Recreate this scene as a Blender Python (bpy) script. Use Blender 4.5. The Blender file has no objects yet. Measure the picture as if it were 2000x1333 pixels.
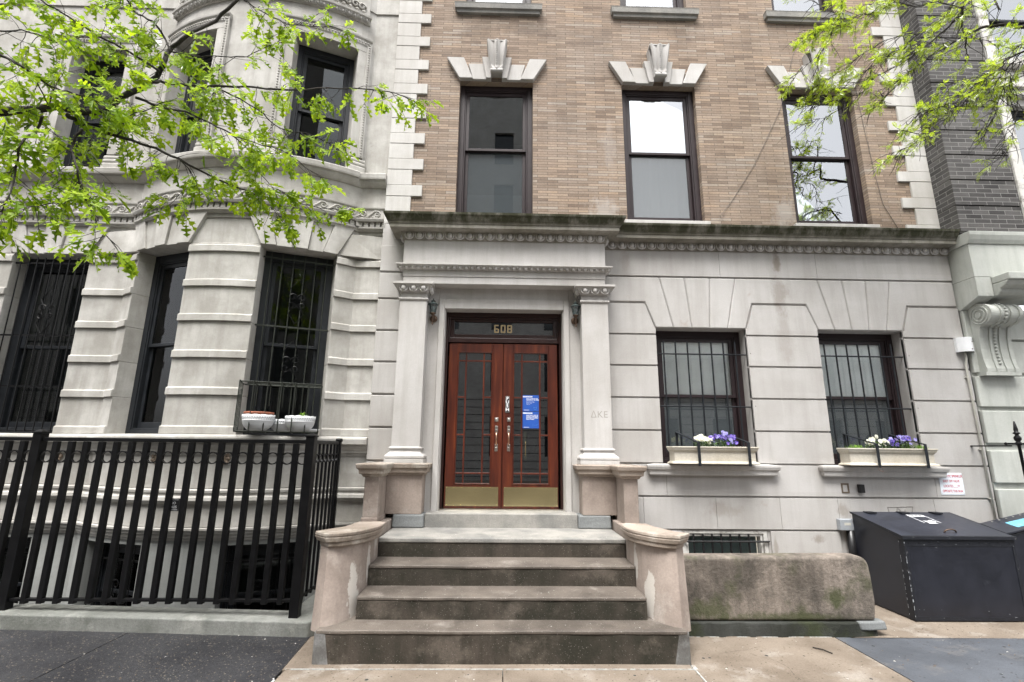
import bpy, math, random
from mathutils import Matrix, Vector
R = math.radians
sc = bpy.context.scene
C = sc.collection
rnd = random.Random(7)

# ---------------------------------------------------------------- camera, sky, sun, exposure
cam = bpy.data.cameras.new('camera')
cam.sensor_width = 36.0
cam.lens = 17.113
cam.clip_start = 0.05
cam.clip_end = 500
camo = bpy.data.objects.new('camera', cam)
C.objects.link(camo)
_r = Vector((0.99966628, -0.02397996, 0.00960626))
_u = Vector((-0.01456391, -0.2160424, 0.97627536))
_f = Vector((0.02133569, 0.97608946, 0.21631954))
camo.matrix_world = Matrix(((_r.x, _u.x, -_f.x, -0.0281), (_r.y, _u.y, -_f.y, -6.2448), (_r.z, _u.z, -_f.z, 1.7057), (0, 0, 0, 1)))
sc.camera = camo
SUN_EL, SUN_AZ = R(66), R(200)          # behind the photographer, a little to the left
w = bpy.data.worlds.new('World')
sc.world = w
w.use_nodes = True
nt = w.node_tree
bg = nt.nodes['Background']
sky = nt.nodes.new('ShaderNodeTexSky')
sky.sky_type = 'NISHITA'
sky.sun_disc = False
sky.sun_elevation = SUN_EL
sky.sun_rotation = SUN_AZ
sky.dust_density = 4.0
hs = nt.nodes.new('ShaderNodeHueSaturation')      # overcast: the blue is nearly gone
hs.inputs['Saturation'].default_value = 0.12
nt.links.new(sky.outputs[0], hs.inputs['Color'])
nt.links.new(hs.outputs[0], bg.inputs['Color'])
bg.inputs['Strength'].default_value = 0.13
sl = bpy.data.lights.new('sun', 'SUN')
sl.energy = 1.25
sl.angle = R(30)
sl.color = (1.0, 0.97, 0.93)
so = bpy.data.objects.new('sun', sl)
C.objects.link(so)
so.rotation_euler = (R(90) - SUN_EL, 0, R(-20))
sc.view_settings.view_transform = 'Standard'
sc.view_settings.look = 'None'
sc.view_settings.gamma = 1
sc.view_settings.exposure = 2.03
sc.render.engine = 'CYCLES'
sc.cycles.max_bounces = 8
sc.cycles.transparent_max_bounces = 12

# ---------------------------------------------------------------- materials
def nmat(name):
    m = bpy.data.materials.new(name)
    m.use_nodes = True
    t = m.node_tree
    return m, t, t.nodes['Principled BSDF']
def N(t, kind, **k):
    n = t.nodes.new('ShaderNode' + kind)
    for a, v in k.items():
        if a.startswith('i_'):
            n.inputs[int(a[2:]) if a[2:].isdigit() else a[2:].replace('_', ' ')].default_value = v
        else:
            setattr(n, a, v)
    return n
def ramp(t, fac, stops):
    r = t.nodes.new('ShaderNodeValToRGB')
    e = r.color_ramp.elements
    while len(e) < len(stops): e.new(0.5)
    for el, (p, c) in zip(e, stops):
        el.position = p
        el.color = (*c, 1) if len(c) == 3 else c
    t.links.new(fac, r.inputs[0])
    return r.outputs[0]
def mix(t, fac, a, b, mode='MIX'):
    n = t.nodes.new('ShaderNodeMix')
    n.data_type = 'RGBA'
    n.blend_type = mode
    for s, v in ((0, fac), (6, a), (7, b)):
        if hasattr(v, 'is_linked') or hasattr(v, 'links'): t.links.new(v, n.inputs[s])
        else: n.inputs[s].default_value = v if s == 0 else (*v, 1)
    return n.outputs[2]
def mth(t, op, a, b=None, clamp=False):
    n = t.nodes.new('ShaderNodeMath')
    n.operation = op
    n.use_clamp = clamp
    for s, v in ((0, a), (1, b)):
        if v is None: continue
        if hasattr(v, 'links'): t.links.new(v, n.inputs[s])
        else: n.inputs[s].default_value = v
    return n.outputs[0]
def objco(t):
    return t.nodes.new('ShaderNodeTexCoord').outputs['Object']
def noise(t, co, scale, detail=5, rough=0.55, stretch=None, shift=None):
    if stretch or shift:
        mp = t.nodes.new('ShaderNodeMapping')
        if stretch: mp.inputs['Scale'].default_value = stretch
        if shift: mp.inputs['Location'].default_value = shift
        t.links.new(co, mp.inputs[0])
        co = mp.outputs[0]
    n = N(t, 'TexNoise')
    n.inputs['Scale'].default_value = scale
    n.inputs['Detail'].default_value = detail
    n.inputs['Roughness'].default_value = rough
    t.links.new(co, n.inputs['Vector'])
    return n.outputs['Fac']
def bump(t, p, h, strength=0.3, dist=0.01, prev=None):
    b = t.nodes.new('ShaderNodeBump')
    b.inputs['Strength'].default_value = strength
    b.inputs['Distance'].default_value = dist
    t.links.new(h, b.inputs['Height'])
    if prev is not None: t.links.new(prev, b.inputs['Normal'])
    t.links.new(b.outputs[0], p.inputs['Normal'])
    return b.outputs[0]
def add_blobs(t, co, c, blobs):
    bcol, lst = blobs
    nb_ = noise(t, co, 9, 7, 0.72, stretch=(1, 1, 0.6))
    for q in lst:
        (bx, by, bz), (rx, ry, rz), amt = q[:3]
        mp = t.nodes.new('ShaderNodeMapping')
        mp.inputs['Location'].default_value = (-bx / rx, -by / ry, -bz / rz)
        mp.inputs['Scale'].default_value = (1 / rx, 1 / ry, 1 / rz)
        t.links.new(co, mp.inputs[0])
        ln = N(t, 'VectorMath', operation='LENGTH')
        t.links.new(mp.outputs[0], ln.inputs[0])
        d_ = mth(t, 'SUBTRACT', mth(t, 'ADD', -0.35, mth(t, 'MULTIPLY', nb_, 2.6)), ln.outputs['Value'])
        f_ = ramp(t, d_, [(0.0, (0, 0, 0)), (0.14 if amt > .9 else .6, (1, 1, 1))])
        c = mix(t, mth(t, 'MULTIPLY', f_, amt), c, q[3] if len(q) > 3 else bcol)
    return c
def stone(name, base, dark, rough=0.85, patch=0.5, streak=0.35, grain=0.12, bumpv=0.25, gscale=70, stain=None, stain_at=0.62, moss=None, block=None, pit=0, speck=None, ps=1.1, blobs=None):
    m, t, p = nmat(name)
    co = objco(t)
    c = mix(t, 0.0, base, base)
    n1 = noise(t, co, ps, 7, 0.62)
    c = mix(t, mth(t, 'MULTIPLY', ramp(t, n1, [(0.40, (0, 0, 0)), (0.62, (1, 1, 1))]), patch), base, dark)
    if streak:
        n2 = noise(t, co, 5.0, 6, 0.65, stretch=(1.6, 1.6, 0.14))
        c = mix(t, mth(t, 'MULTIPLY', ramp(t, n2, [(0.45, (0, 0, 0)), (0.66, (1, 1, 1))]), streak), c, dark)
    if block:
        bw, bh, bx, bz, amt = block
        mp = t.nodes.new('ShaderNodeMapping')
        mp.inputs['Location'].default_value = (bx, bx, bz)
        mp.inputs['Scale'].default_value = (1 / bw, 0.0, 1 / bh)
        t.links.new(co, mp.inputs[0])
        fl = N(t, 'VectorMath', operation='FLOOR')
        t.links.new(mp.outputs[0], fl.inputs[0])
        wn = N(t, 'TexWhiteNoise')
        t.links.new(fl.outputs[0], wn.inputs['Vector'])
        c = mix(t, mth(t, 'MULTIPLY', wn.outputs['Value'], amt), c, dark)
    if stain:
        n3 = noise(t, co, 2.3, 8, 0.68, shift=(3.1, 1.7, 5.2))
        c = mix(t, mth(t, 'MULTIPLY', ramp(t, n3, [(stain_at - 0.05, (0, 0, 0)), (stain_at + 0.06, (1, 1, 1))]), 0.75), c, stain)
    if moss:
        mc, z0, z1, amt = moss
        sx = N(t, 'SeparateXYZ')
        t.links.new(co, sx.inputs[0])
        mr = N(t, 'MapRange')
        mr.inputs['From Min'].default_value = z0
        mr.inputs['From Max'].default_value = z1
        t.links.new(sx.outputs['Z'], mr.inputs['Value'])
        n5 = noise(t, co, 6.0, 6, 0.7, stretch=(1.0, 1.0, 0.35), shift=(9, 2, 4))
        f = mth(t, 'MULTIPLY', mr.outputs[0], ramp(t, n5, [(0.25, (0, 0, 0)), (0.55, (1, 1, 1))]))
        c = mix(t, mth(t, 'MULTIPLY', f, amt), c, mc)
    n4 = noise(t, co, gscale, 4, 0.7)
    c = mix(t, 1.0, c, ramp(t, n4, [(0.25, (1 - grain * 2,) * 3), (0.75, (1 + grain,) * 3)]), 'MULTIPLY')
    if pit:
        v = N(t, 'TexVoronoi', feature='F1')
        v.inputs['Scale'].default_value = 55
        t.links.new(co, v.inputs['Vector'])
        pm = ramp(t, v.outputs['Distance'], [(0.10, (1, 1, 1)), (0.2, (0, 0, 0))])
        pmask = mth(t, 'MULTIPLY', pm, ramp(t, noise(t, co, 5, 3), [(0.5, (0, 0, 0)), (0.6, (1, 1, 1))]))
        c = mix(t, mth(t, 'MULTIPLY', pmask, pit), c, tuple(q * 0.35 for q in base))
    if blobs: c = add_blobs(t, co, c, blobs)
    if speck:
        scol, samt, ssc = speck
        v2 = N(t, 'TexVoronoi', feature='F1')
        v2.inputs['Scale'].default_value = ssc
        t.links.new(co, v2.inputs['Vector'])
        s2 = N(t, 'SeparateColor')
        t.links.new(v2.outputs['Color'], s2.inputs[0])
        sm = mth(t, 'MULTIPLY', mth(t, 'GREATER_THAN', s2.outputs[0], 1 - samt), mth(t, 'LESS_THAN', v2.outputs['Distance'], 0.42))
        c = mix(t, sm, c, mix(t, s2.outputs[1], tuple(q * .5 for q in scol), scol))
    t.links.new(c, p.inputs['Base Color'])
    p.inputs['Roughness'].default_value = rough
    p.inputs['Specular IOR Level'].default_value = 0.3
    nb = noise(t, co, 22, 8, 0.7)
    b = bump(t, p, nb, bumpv, 0.012)
    bump(t, p, n4, bumpv * 0.8, 0.003, b)
    return m
def bricks(name, cols, mortar, bw, bh, ms, off=0.5, bumpd=0.006, weather=(0.62, 0.60, 0.57), wamt=0.35, ms_smooth=0.1, blobs=None):
    m, t, p = nmat(name)
    co = objco(t)
    sx = N(t, 'SeparateXYZ')
    t.links.new(co, sx.inputs[0])
    cb = N(t, 'CombineXYZ')
    t.links.new(mth(t, 'ADD', sx.outputs['X'], sx.outputs['Y']), cb.inputs['X'])
    t.links.new(sx.outputs['Z'], cb.inputs['Y'])
    wob = N(t, 'TexNoise')
    wob.inputs['Scale'].default_value = 3.0
    t.links.new(co, wob.inputs['Vector'])
    ad = N(t, 'VectorMath', operation='MULTIPLY_ADD')
    ad.inputs[1].default_value = (0.012, 0.006, 0)
    t.links.new(wob.outputs['Color'], ad.inputs[0])
    t.links.new(cb.outputs[0], ad.inputs[2])
    br = N(t, 'TexBrick', offset=off, offset_frequency=2)
    br.inputs['Scale'].default_value = 1.0
    br.inputs['Color1'].default_value = (0, 0, 0, 1)
    br.inputs['Color2'].default_value = (1, 1, 1, 1)
    br.inputs['Mortar'].default_value = (0.5, 0.5, 0.5, 1)
    br.inputs['Mortar Size'].default_value = ms
    br.inputs['Mortar Smooth'].default_value = ms_smooth
    br.inputs['Brick Width'].default_value = bw
    br.inputs['Row Height'].default_value = bh
    t.links.new(ad.outputs[0], br.inputs['Vector'])
    n = len(cols)
    rp = t.nodes.new('ShaderNodeValToRGB')
    rp.color_ramp.interpolation = 'LINEAR'
    e = rp.color_ramp.elements
    while len(e) < n: e.new(0.5)
    for i, (el, c) in enumerate(zip(e, cols)):
        el.position = i / (n - 1)
        el.color = (*c, 1)
    t.links.new(br.outputs['Color'], rp.inputs[0])
    n1 = noise(t, co, 1.0, 7, 0.65)
    n2 = noise(t, co, 40, 4, 0.7, stretch=(1, 1, 1.6))
    c = mix(t, mth(t, 'MULTIPLY', ramp(t, n1, [(0.45, (0, 0, 0)), (0.75, (1, 1, 1))]), wamt), rp.outputs[0], weather)
    n6 = noise(t, co, 1.7, 6, 0.6, shift=(4, 8, 1), stretch=(1, 1, 0.5))
    c = mix(t, mth(t, 'MULTIPLY', ramp(t, n6, [(0.5, (0, 0, 0)), (0.8, (1, 1, 1))]), 0.4), c, tuple(q * 0.5 for q in cols[0]))
    c = mix(t, 1.0, c, ramp(t, n2, [(0.3, (0.82,) * 3), (0.7, (1.12,) * 3)]), 'MULTIPLY')
    c = mix(t, br.outputs['Fac'], c, mortar)
    if blobs: c = add_blobs(t, co, c, blobs)
    t.links.new(c, p.inputs['Base Color'])
    p.inputs['Roughness'].default_value = 0.9
    p.inputs['Specular IOR Level'].default_value = 0.2
    h = mth(t, 'ADD', mth(t, 'SUBTRACT', 1.0, br.outputs['Fac']), mth(t, 'MULTIPLY', n2, 0.35))
    bump(t, p, h, 0.6, bumpd)
    return m
def plain(name, col, rough=0.5, metal=0.0, var=0.12, scale=9, spec=0.5, bumpv=0.0, dirt=None, dirt_at=0.55):
    m, t, p = nmat(name)
    co = objco(t)
    n1 = noise(t, co, scale, 6, 0.65)
    c = mix(t, 1.0, col, ramp(t, n1, [(0.3, (1 - var,) * 3), (0.7, (1 + var,) * 3)]), 'MULTIPLY')
    if dirt:
        n3 = noise(t, co, scale * 0.7, 8, 0.7, shift=(2, 5, 1))
        c = mix(t, ramp(t, n3, [(dirt_at, (0, 0, 0)), (dirt_at + 0.12, (1, 1, 1))]), c, dirt)
    t.links.new(c, p.inputs['Base Color'])
    p.inputs['Metallic'].default_value = metal
    p.inputs['Specular IOR Level'].default_value = spec
    dr_ = 0.02 if metal else 0.08
    rr = ramp(t, n1, [(0.3, (max(0, rough - dr_),) * 3), (0.7, (min(1, rough + dr_),) * 3)])
    t.links.new(rr, p.inputs['Roughness'])
    if bumpv: bump(t, p, noise(t, co, 60, 5, 0.7), bumpv, 0.004)
    return m
def glassy(name, refl=0.10, tint=(0.9, 0.95, 0.93), wave=0.0, ior=1.5):
    m, t, p = nmat(name)
    t.nodes.remove(p)
    out = t.nodes['Material Output']
    tr = N(t, 'BsdfTransparent')
    tr.inputs[0].default_value = (*tint, 1)
    gl = N(t, 'BsdfGlossy')
    gl.inputs['Roughness'].default_value = 0.0
    gl.inputs['Color'].default_value = (0.95, 0.97, 1, 1)
    fr = N(t, 'Fresnel')
    fr.inputs[0].default_value = ior
    f = mth(t, 'ADD', fr.outputs[0], refl, True)
    if wave:
        co = objco(t)
        b = t.nodes.new('ShaderNodeBump')
        b.inputs['Strength'].default_value = wave
        b.inputs['Distance'].default_value = 0.01
        t.links.new(noise(t, co, 2.2, 2, 0.5), b.inputs['Height'])
        t.links.new(b.outputs[0], gl.inputs['Normal'])
    mx = N(t, 'MixShader')
    t.links.new(f, mx.inputs[0])
    t.links.new(tr.outputs[0], mx.inputs[1])
    t.links.new(gl.outputs[0], mx.inputs[2])
    t.links.new(mx.outputs[0], out.inputs[0])
    return m
def leafmat(name, c1, c2, trans=0.5):
    m, t, p = nmat(name)
    t.nodes.remove(p)
    out = t.nodes['Material Output']
    co = objco(t)
    g = N(t, 'NewGeometry')
    c = ramp(t, g.outputs['Random Per Island'], [(0.0, tuple(q * .7 for q in c1)), (0.25, c1), (0.7, c2), (1.0, tuple(q * 1.25 for q in c2))])
    d = N(t, 'BsdfDiffuse')
    tl = N(t, 'BsdfTranslucent')
    gl = N(t, 'BsdfGlossy')
    gl.inputs['Roughness'].default_value = 0.38
    t.links.new(c, d.inputs[0])
    tc = mix(t, 1.0, c, (1.25, 1.2, 0.55), 'MULTIPLY')
    t.links.new(tc, tl.inputs[0])
    mx = N(t, 'MixShader')
    mx.inputs[0].default_value = trans
    t.links.new(d.outputs[0], mx.inputs[1])
    t.links.new(tl.outputs[0], mx.inputs[2])
    fr = N(t, 'Fresnel')
    fr.inputs[0].default_value = 1.22
    mx2 = N(t, 'MixShader')
    t.links.new(mth(t, 'MULTIPLY', fr.outputs[0], 0.45), mx2.inputs[0])
    t.links.new(mx.outputs[0], mx2.inputs[1])
    t.links.new(gl.outputs[0], mx2.inputs[2])
    t.links.new(mx2.outputs[0], out.inputs[0])
    return m
def woodmat():
    m, t, p = nmat('mahogany')
    co = objco(t)
    n1 = noise(t, co, 7, 7, 0.6, stretch=(3.2, 3.2, 0.22))
    n2 = noise(t, co, 1.3, 4, 0.6)
    c = ramp(t, n1, [(0.3, (0.036, 0.0065, 0.0035)), (0.55, (0.082, 0.016, 0.0065)), (0.75, (0.145, 0.034, 0.011))])
    c = mix(t, 1.0, c, ramp(t, n2, [(0.3, (0.75,) * 3), (0.7, (1.2,) * 3)]), 'MULTIPLY')
    t.links.new(c, p.inputs['Base Color'])
    p.inputs['Roughness'].default_value = 0.32
    p.inputs['Coat Weight'].default_value = 0.35
    p.inputs['Coat Roughness'].default_value = 0.12
    bump(t, p, n1, 0.08, 0.003)
    return m

def screenmat():
    m, t, p = nmat('insect_screen')
    t.nodes.remove(p)
    out = t.nodes['Material Output']
    tr = N(t, 'BsdfTransparent')
    df = N(t, 'BsdfDiffuse')
    df.inputs[0].default_value = (0.085, 0.098, 0.105, 1)
    gl = N(t, 'BsdfGlossy')
    gl.inputs['Roughness'].default_value = 0.0
    a = N(t, 'MixShader'); a.inputs[0].default_value = 0.55
    t.links.new(tr.outputs[0], a.inputs[1]); t.links.new(df.outputs[0], a.inputs[2])
    b = N(t, 'MixShader'); b.inputs[0].default_value = 0.10
    t.links.new(a.outputs[0], b.inputs[1]); t.links.new(gl.outputs[0], b.inputs[2])
    t.links.new(b.outputs[0], out.inputs[0])
    return m

M = {}
M['lime'] = stone('limestone', (0.465, 0.452, 0.438), (0.31, 0.292, 0.27), patch=0.5, streak=0.4, grain=0.05, bumpv=0.10, stain=(0.30, 0.25, 0.20), stain_at=0.70, block=(1.7, 0.414, 0.2, 0.06, 0.22), blobs=((0.20, 0.17, 0.135), [((1.50, -.3, 4.28), (.075, .5, .24), .75), ((1.49, -.3, 3.80), (.13, .5, .36), .42), ((1.5, -.3, 3.2), (.16, .5, .5), .22), ((1.62, -.3, .66), (.10, .5, .07), .6), ((1.1, -.3, .55), (.04, .5, .2), .5), ((1.98, -.3, 1.0), (.10, .5, .10), .5), ((.5, -.3, 1.0), (.3, .5, .1), .35), ((-.6, -.3, 4.2), (.08, .5, .3), .3)]))
M['lime_trim'] = stone('limestone_trim', (0.50, 0.487, 0.472), (0.33, 0.31, 0.285), patch=0.5, streak=0.4, grain=0.05, bumpv=0.10)
M['cornice'] = stone('mossy_limestone', (0.30, 0.285, 0.25), (0.16, 0.148, 0.115), patch=0.7, streak=0.75, grain=0.1, bumpv=0.2, moss=((0.036, 0.038, 0.017), 4.535, 4.60, 0.95))
M['bowstone'] = stone('weathered_limestone', (0.495, 0.482, 0.455), (0.275, 0.262, 0.235), patch=0.75, streak=0.5, grain=0.05, bumpv=0.12, stain=(0.19, 0.18, 0.165), stain_at=0.69, block=(1.13, 0.448, 0.1, -0.1, 0.28), ps=2.0)
M['bowpaint'] = stone('painted_masonry', (0.34, 0.35, 0.335), (0.22, 0.225, 0.215), patch=0.6, streak=0.5, grain=0.05, bumpv=0.15)
M['quoin'] = stone('white_quoin_stone', (0.53, 0.52, 0.50), (0.36, 0.34, 0.31), patch=0.5, streak=0.4, grain=0.04, bumpv=0.08, block=(0.6, 0.415, 0, 0, 0.2))
M['brown'] = stone('brownstone', (0.315, 0.263, 0.228), (0.195, 0.158, 0.135), patch=0.8, streak=0.45, grain=0.08, stain=(0.36, 0.32, 0.285), stain_at=0.60, bumpv=0.3, gscale=50, ps=2.0)
M['brown_cheek'] = stone('brownstone_cheek', (0.315, 0.263, 0.228), (0.195, 0.158, 0.135), patch=0.8, streak=0.45, grain=0.08, stain=(0.36, 0.32, 0.285), stain_at=0.60, bumpv=0.3, gscale=50, ps=2.0, blobs=((0.47, 0.44, 0.40), [((-1.31, -.29, .42), (.07, .075, .26), .95), ((-1.265, -.03, .66), (.05, .05, .19), .95), ((1.34, -.29, .42), (.07, .075, .26), .95), ((1.295, -.03, .66), (.05, .05, .19), .95), ((-1.262, .2, .80), (.04, .08, .2), .9)]))
M['brown_cap'] = stone('brownstone_cap', (0.34, 0.285, 0.24), (0.15, 0.122, 0.095), patch=0.85, streak=0.0, grain=0.1, bumpv=0.5, stain=(0.42, 0.385, 0.335), stain_at=0.56)
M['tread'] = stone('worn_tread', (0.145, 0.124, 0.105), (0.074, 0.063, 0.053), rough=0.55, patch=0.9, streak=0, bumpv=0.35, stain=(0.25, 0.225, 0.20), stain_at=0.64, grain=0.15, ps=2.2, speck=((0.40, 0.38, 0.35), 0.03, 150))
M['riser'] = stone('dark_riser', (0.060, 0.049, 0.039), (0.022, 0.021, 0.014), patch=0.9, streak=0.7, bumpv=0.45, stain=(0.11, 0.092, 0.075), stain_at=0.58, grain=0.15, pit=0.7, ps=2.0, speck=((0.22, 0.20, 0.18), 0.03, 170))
M['patch'] = plain('mortar_patch', (0.47, 0.43, 0.37), 0.9, var=0.2, bumpv=0.5)
M['lowwall'] = stone('mossy_brownstone_wall', (0.245, 0.208, 0.176), (0.070, 0.061, 0.051), patch=0.95, streak=0.5, bumpv=1.0, stain=(0.065, 0.068, 0.036), stain_at=0.59, grain=0.2, gscale=30, ps=2.6, blobs=((0.046, 0.054, 0.020), [((.55, -.1, .33), (.17, .3, .13), .85), ((-.7, -.1, .22), (.32, .3, .12), .75), ((.05, -.1, .16), (.9, .3, .06), .7), ((.2, -.1, .5), (.35, .3, .14), .5, (.06, .05, .04)), ((-.6, -.1, .58), (.4, .3, .1), .45, (.07, .06, .05))]))
M['slate'] = stone('slate_block', (0.20, 0.21, 0.21), (0.11, 0.115, 0.115), patch=0.6, streak=0, bumpv=0.5)
M['slatemoss'] = stone('slate_mossy', (0.045, 0.047, 0.043), (0.018, 0.02, 0.015), patch=0.9, streak=0.2, bumpv=0.8, stain=(0.035, 0.042, 0.018), stain_at=0.56, ps=2.5)
M['sill'] = stone('grey_sill', (0.30, 0.288, 0.262), (0.17, 0.168, 0.16), patch=0.85, streak=0.3, bumpv=0.35, ps=2.6, stain=(0.14, 0.138, 0.13), stain_at=0.66)
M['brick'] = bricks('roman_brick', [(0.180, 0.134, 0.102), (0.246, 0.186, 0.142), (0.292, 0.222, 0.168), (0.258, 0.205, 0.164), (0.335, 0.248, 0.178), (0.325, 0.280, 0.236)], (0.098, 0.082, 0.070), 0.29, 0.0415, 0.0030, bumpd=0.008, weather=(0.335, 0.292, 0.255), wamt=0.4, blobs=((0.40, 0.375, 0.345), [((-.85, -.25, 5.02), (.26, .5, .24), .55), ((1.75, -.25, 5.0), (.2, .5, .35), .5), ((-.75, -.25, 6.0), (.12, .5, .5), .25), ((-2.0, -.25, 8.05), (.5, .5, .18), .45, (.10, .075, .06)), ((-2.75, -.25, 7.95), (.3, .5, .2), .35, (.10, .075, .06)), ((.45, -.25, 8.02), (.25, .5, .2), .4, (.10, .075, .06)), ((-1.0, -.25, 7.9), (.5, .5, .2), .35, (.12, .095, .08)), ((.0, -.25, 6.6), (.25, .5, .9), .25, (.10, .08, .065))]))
M['greybrick'] = bricks('grey_brick', [(0.036, 0.034, 0.034), (0.074, 0.071, 0.070), (0.105, 0.101, 0.098), (0.056, 0.053, 0.053)], (0.21, 0.205, 0.197), 0.225, 0.0655, 0.004, bumpd=0.004, weather=(0.16, 0.155, 0.15), wamt=0.5)
M['greenpaint'] = stone('pale_green_paint', (0.50, 0.515, 0.48), (0.33, 0.34, 0.31), patch=0.5, streak=0.55, grain=0.04, bumpv=0.12, stain=(0.22, 0.21, 0.185), stain_at=0.70)
M['peel'] = plain('peeling_white_paint', (0.52, 0.51, 0.48), 0.7, var=0.15, dirt=(0.17, 0.15, 0.13), dirt_at=0.53, bumpv=0.3)
M['opp'] = bricks('opposite_brick', [(0.30, 0.28, 0.26), (0.36, 0.34, 0.32), (0.33, 0.31, 0.29)], (0.38, 0.37, 0.36), 0.225, 0.07, 0.004)
M['opp_pale'] = bricks('opposite_pale_brick', [(0.40, 0.38, 0.35), (0.47, 0.45, 0.42)], (0.45, 0.44, 0.42), 0.225, 0.07, 0.004)
M['concrete'] = stone('tan_concrete', (0.212, 0.176, 0.140), (0.135, 0.108, 0.083), rough=0.65, patch=0.85, streak=0, bumpv=0.3, stain=(0.29, 0.262, 0.228), stain_at=0.60, grain=0.15, pit=0.6, speck=((0.10, 0.08, 0.055), 0.04, 60), ps=1.7)
M['darkpave'] = stone('dark_exposed_aggregate', (0.038, 0.038, 0.041), (0.022, 0.022, 0.025), rough=0.5, patch=0.9, streak=0, bumpv=0.6, grain=0.2, ps=1.6, speck=((0.19, 0.165, 0.135), 0.11, 80))
M['blue'] = stone('bluestone', (0.098, 0.107, 0.122), (0.060, 0.065, 0.074), rough=0.45, patch=0.9, streak=0, bumpv=0.25, stain=(0.155, 0.15, 0.145), stain_at=0.62, grain=0.12, speck=((0.06, 0.05, 0.045), 0.03, 50))
M['asphalt'] = stone('asphalt', (0.05, 0.05, 0.05), (0.035, 0.035, 0.036), patch=0.5, streak=0, bumpv=0.5, grain=0.4)
M['kerb'] = stone('grey_concrete_kerb', (0.27, 0.275, 0.255), (0.13, 0.135, 0.12), patch=0.9, streak=0.4, bumpv=0.6, stain=(0.34, 0.34, 0.31), stain_at=0.58, grain=0.1)
M['joint'] = plain('white_caulk', (0.36, 0.37, 0.36), 0.7, var=0.3, scale=20, dirt=(0.22, 0.18, 0.14), dirt_at=0.48)
M['seam'] = plain('dark_seam', (0.03, 0.027, 0.024), 0.95)
M['iron'] = plain('black_iron', (0.0045, 0.0045, 0.005), 0.42, var=0.3, spec=0.22, bumpv=0.05)
M['irongreen'] = plain('weathered_iron', (0.020, 0.023, 0.018), 0.6, var=0.4, spec=0.3, dirt=(0.055, 0.065, 0.032), dirt_at=0.6)
M['navyiron'] = plain('dark_grey_iron', (0.011, 0.013, 0.016), 0.5, var=0.3, spec=0.3)
M['bin'] = plain('navy_black_paint', (0.0085, 0.0095, 0.015), 0.40, var=0.35, scale=4, spec=0.5, dirt=(0.030, 0.032, 0.040), dirt_at=0.62, bumpv=0.08)
M['binlid'] = plain('dusty_skylit_bin_lid', (0.019, 0.0215, 0.031), 0.42, var=0.3, scale=5, spec=0.5, dirt=(0.045, 0.048, 0.058), dirt_at=0.60)  # paler, bluer base colour stands in for reflected sky; lighter blotches are dust
M['binedge'] = plain('scuffed_paint', (0.011, 0.012, 0.016), 0.55, var=0.3, scale=26, spec=0.3, dirt=(0.16, 0.16, 0.165), dirt_at=0.61)
M['frame'] = plain('plum_brown_frame', (0.022, 0.0135, 0.015), 0.45, var=0.2, spec=0.35)
M['oldframe'] = plain('charcoal_window_paint', (0.012, 0.014, 0.017), 0.5, var=0.3, spec=0.3, dirt=(0.04, 0.045, 0.05), dirt_at=0.66)
M['wood'] = woodmat()
M['darkwood'] = plain('dark_mahogany', (0.022, 0.0065, 0.005), 0.36, var=0.3)
M['brass'] = plain('polished_brass', (0.90, 0.77, 0.43), 0.2, metal=1.0, var=0.05, scale=2.0)
M['steel'] = plain('brushed_nickel', (0.55, 0.53, 0.49), 0.3, metal=1.0, var=0.2)
M['copper'] = plain('copper_grip', (0.55, 0.33, 0.23), 0.28, metal=1.0, var=0.2)
M['verdigris'] = plain('verdigris_metal', (0.050, 0.070, 0.068), 0.55, metal=0.3, var=0.35, dirt=(0.09, 0.06, 0.04), dirt_at=0.6)
M['bronze'] = plain('aged_bronze', (0.10, 0.065, 0.045), 0.45, metal=0.6, var=0.3)
M['lampglass'] = glassy('lantern_glass', 0.18, (0.72, 0.82, 0.82))
M['glass'] = glassy('window_glass', 0.25, (0.95, 0.97, 0.97))
M['oldglass'] = glassy('old_window_glass', 0.004, (0.85, 0.88, 0.87), ior=1.28)
M['glass_clear'] = glassy('clear_window_glass', 0.05, (1.0, 1.0, 1.0), ior=1.35)
M['screen'] = screenmat()
M['doorglass'] = glassy('door_glass', 0.09, (0.6, 0.65, 0.65), ior=1.6)
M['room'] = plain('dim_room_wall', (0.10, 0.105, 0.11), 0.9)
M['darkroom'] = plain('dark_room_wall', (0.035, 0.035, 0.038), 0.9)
M['curtain'] = plain('pale_curtain', (0.87, 0.93, 0.905), 0.9, var=0.06, scale=5)
M['blind'] = plain('grey_roller_blind', (0.27, 0.32, 0.33), 0.9, var=0.1)
M['white'] = plain('white_plastic', (0.72, 0.73, 0.74), 0.35, var=0.06)
M['potwhite'] = plain('white_enamel', (0.70, 0.71, 0.72), 0.45, var=0.08)
M['terra'] = plain('terracotta', (0.30, 0.10, 0.055), 0.7, var=0.15)
M['box'] = stone('cast_stone_planter', (0.55, 0.52, 0.45), (0.36, 0.31, 0.23), patch=0.7, streak=0.2, bumpv=0.3)
M['soil'] = plain('soil', (0.03, 0.022, 0.016), 0.95, bumpv=0.8)
M['conduit'] = plain('painted_conduit', (0.46, 0.45, 0.40), 0.6, var=0.12)
M['greybox'] = plain('grey_utility_paint', (0.28, 0.30, 0.32), 0.5, var=0.15)
M['black'] = plain('black_plastic', (0.010, 0.010, 0.011), 0.4)
M['signwhite'] = plain('white_enamel_sign', (0.70, 0.74, 0.80), 0.35, var=0.05)
M['red'] = plain('red_lettering', (0.45, 0.05, 0.06), 0.5)
M['blueposter'] = plain('blue_poster_paper', (0.012, 0.075, 0.36), 0.5, var=0.06)
M['lightblue'] = plain('pale_blue_ink', (0.10, 0.30, 0.72), 0.5)
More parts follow.
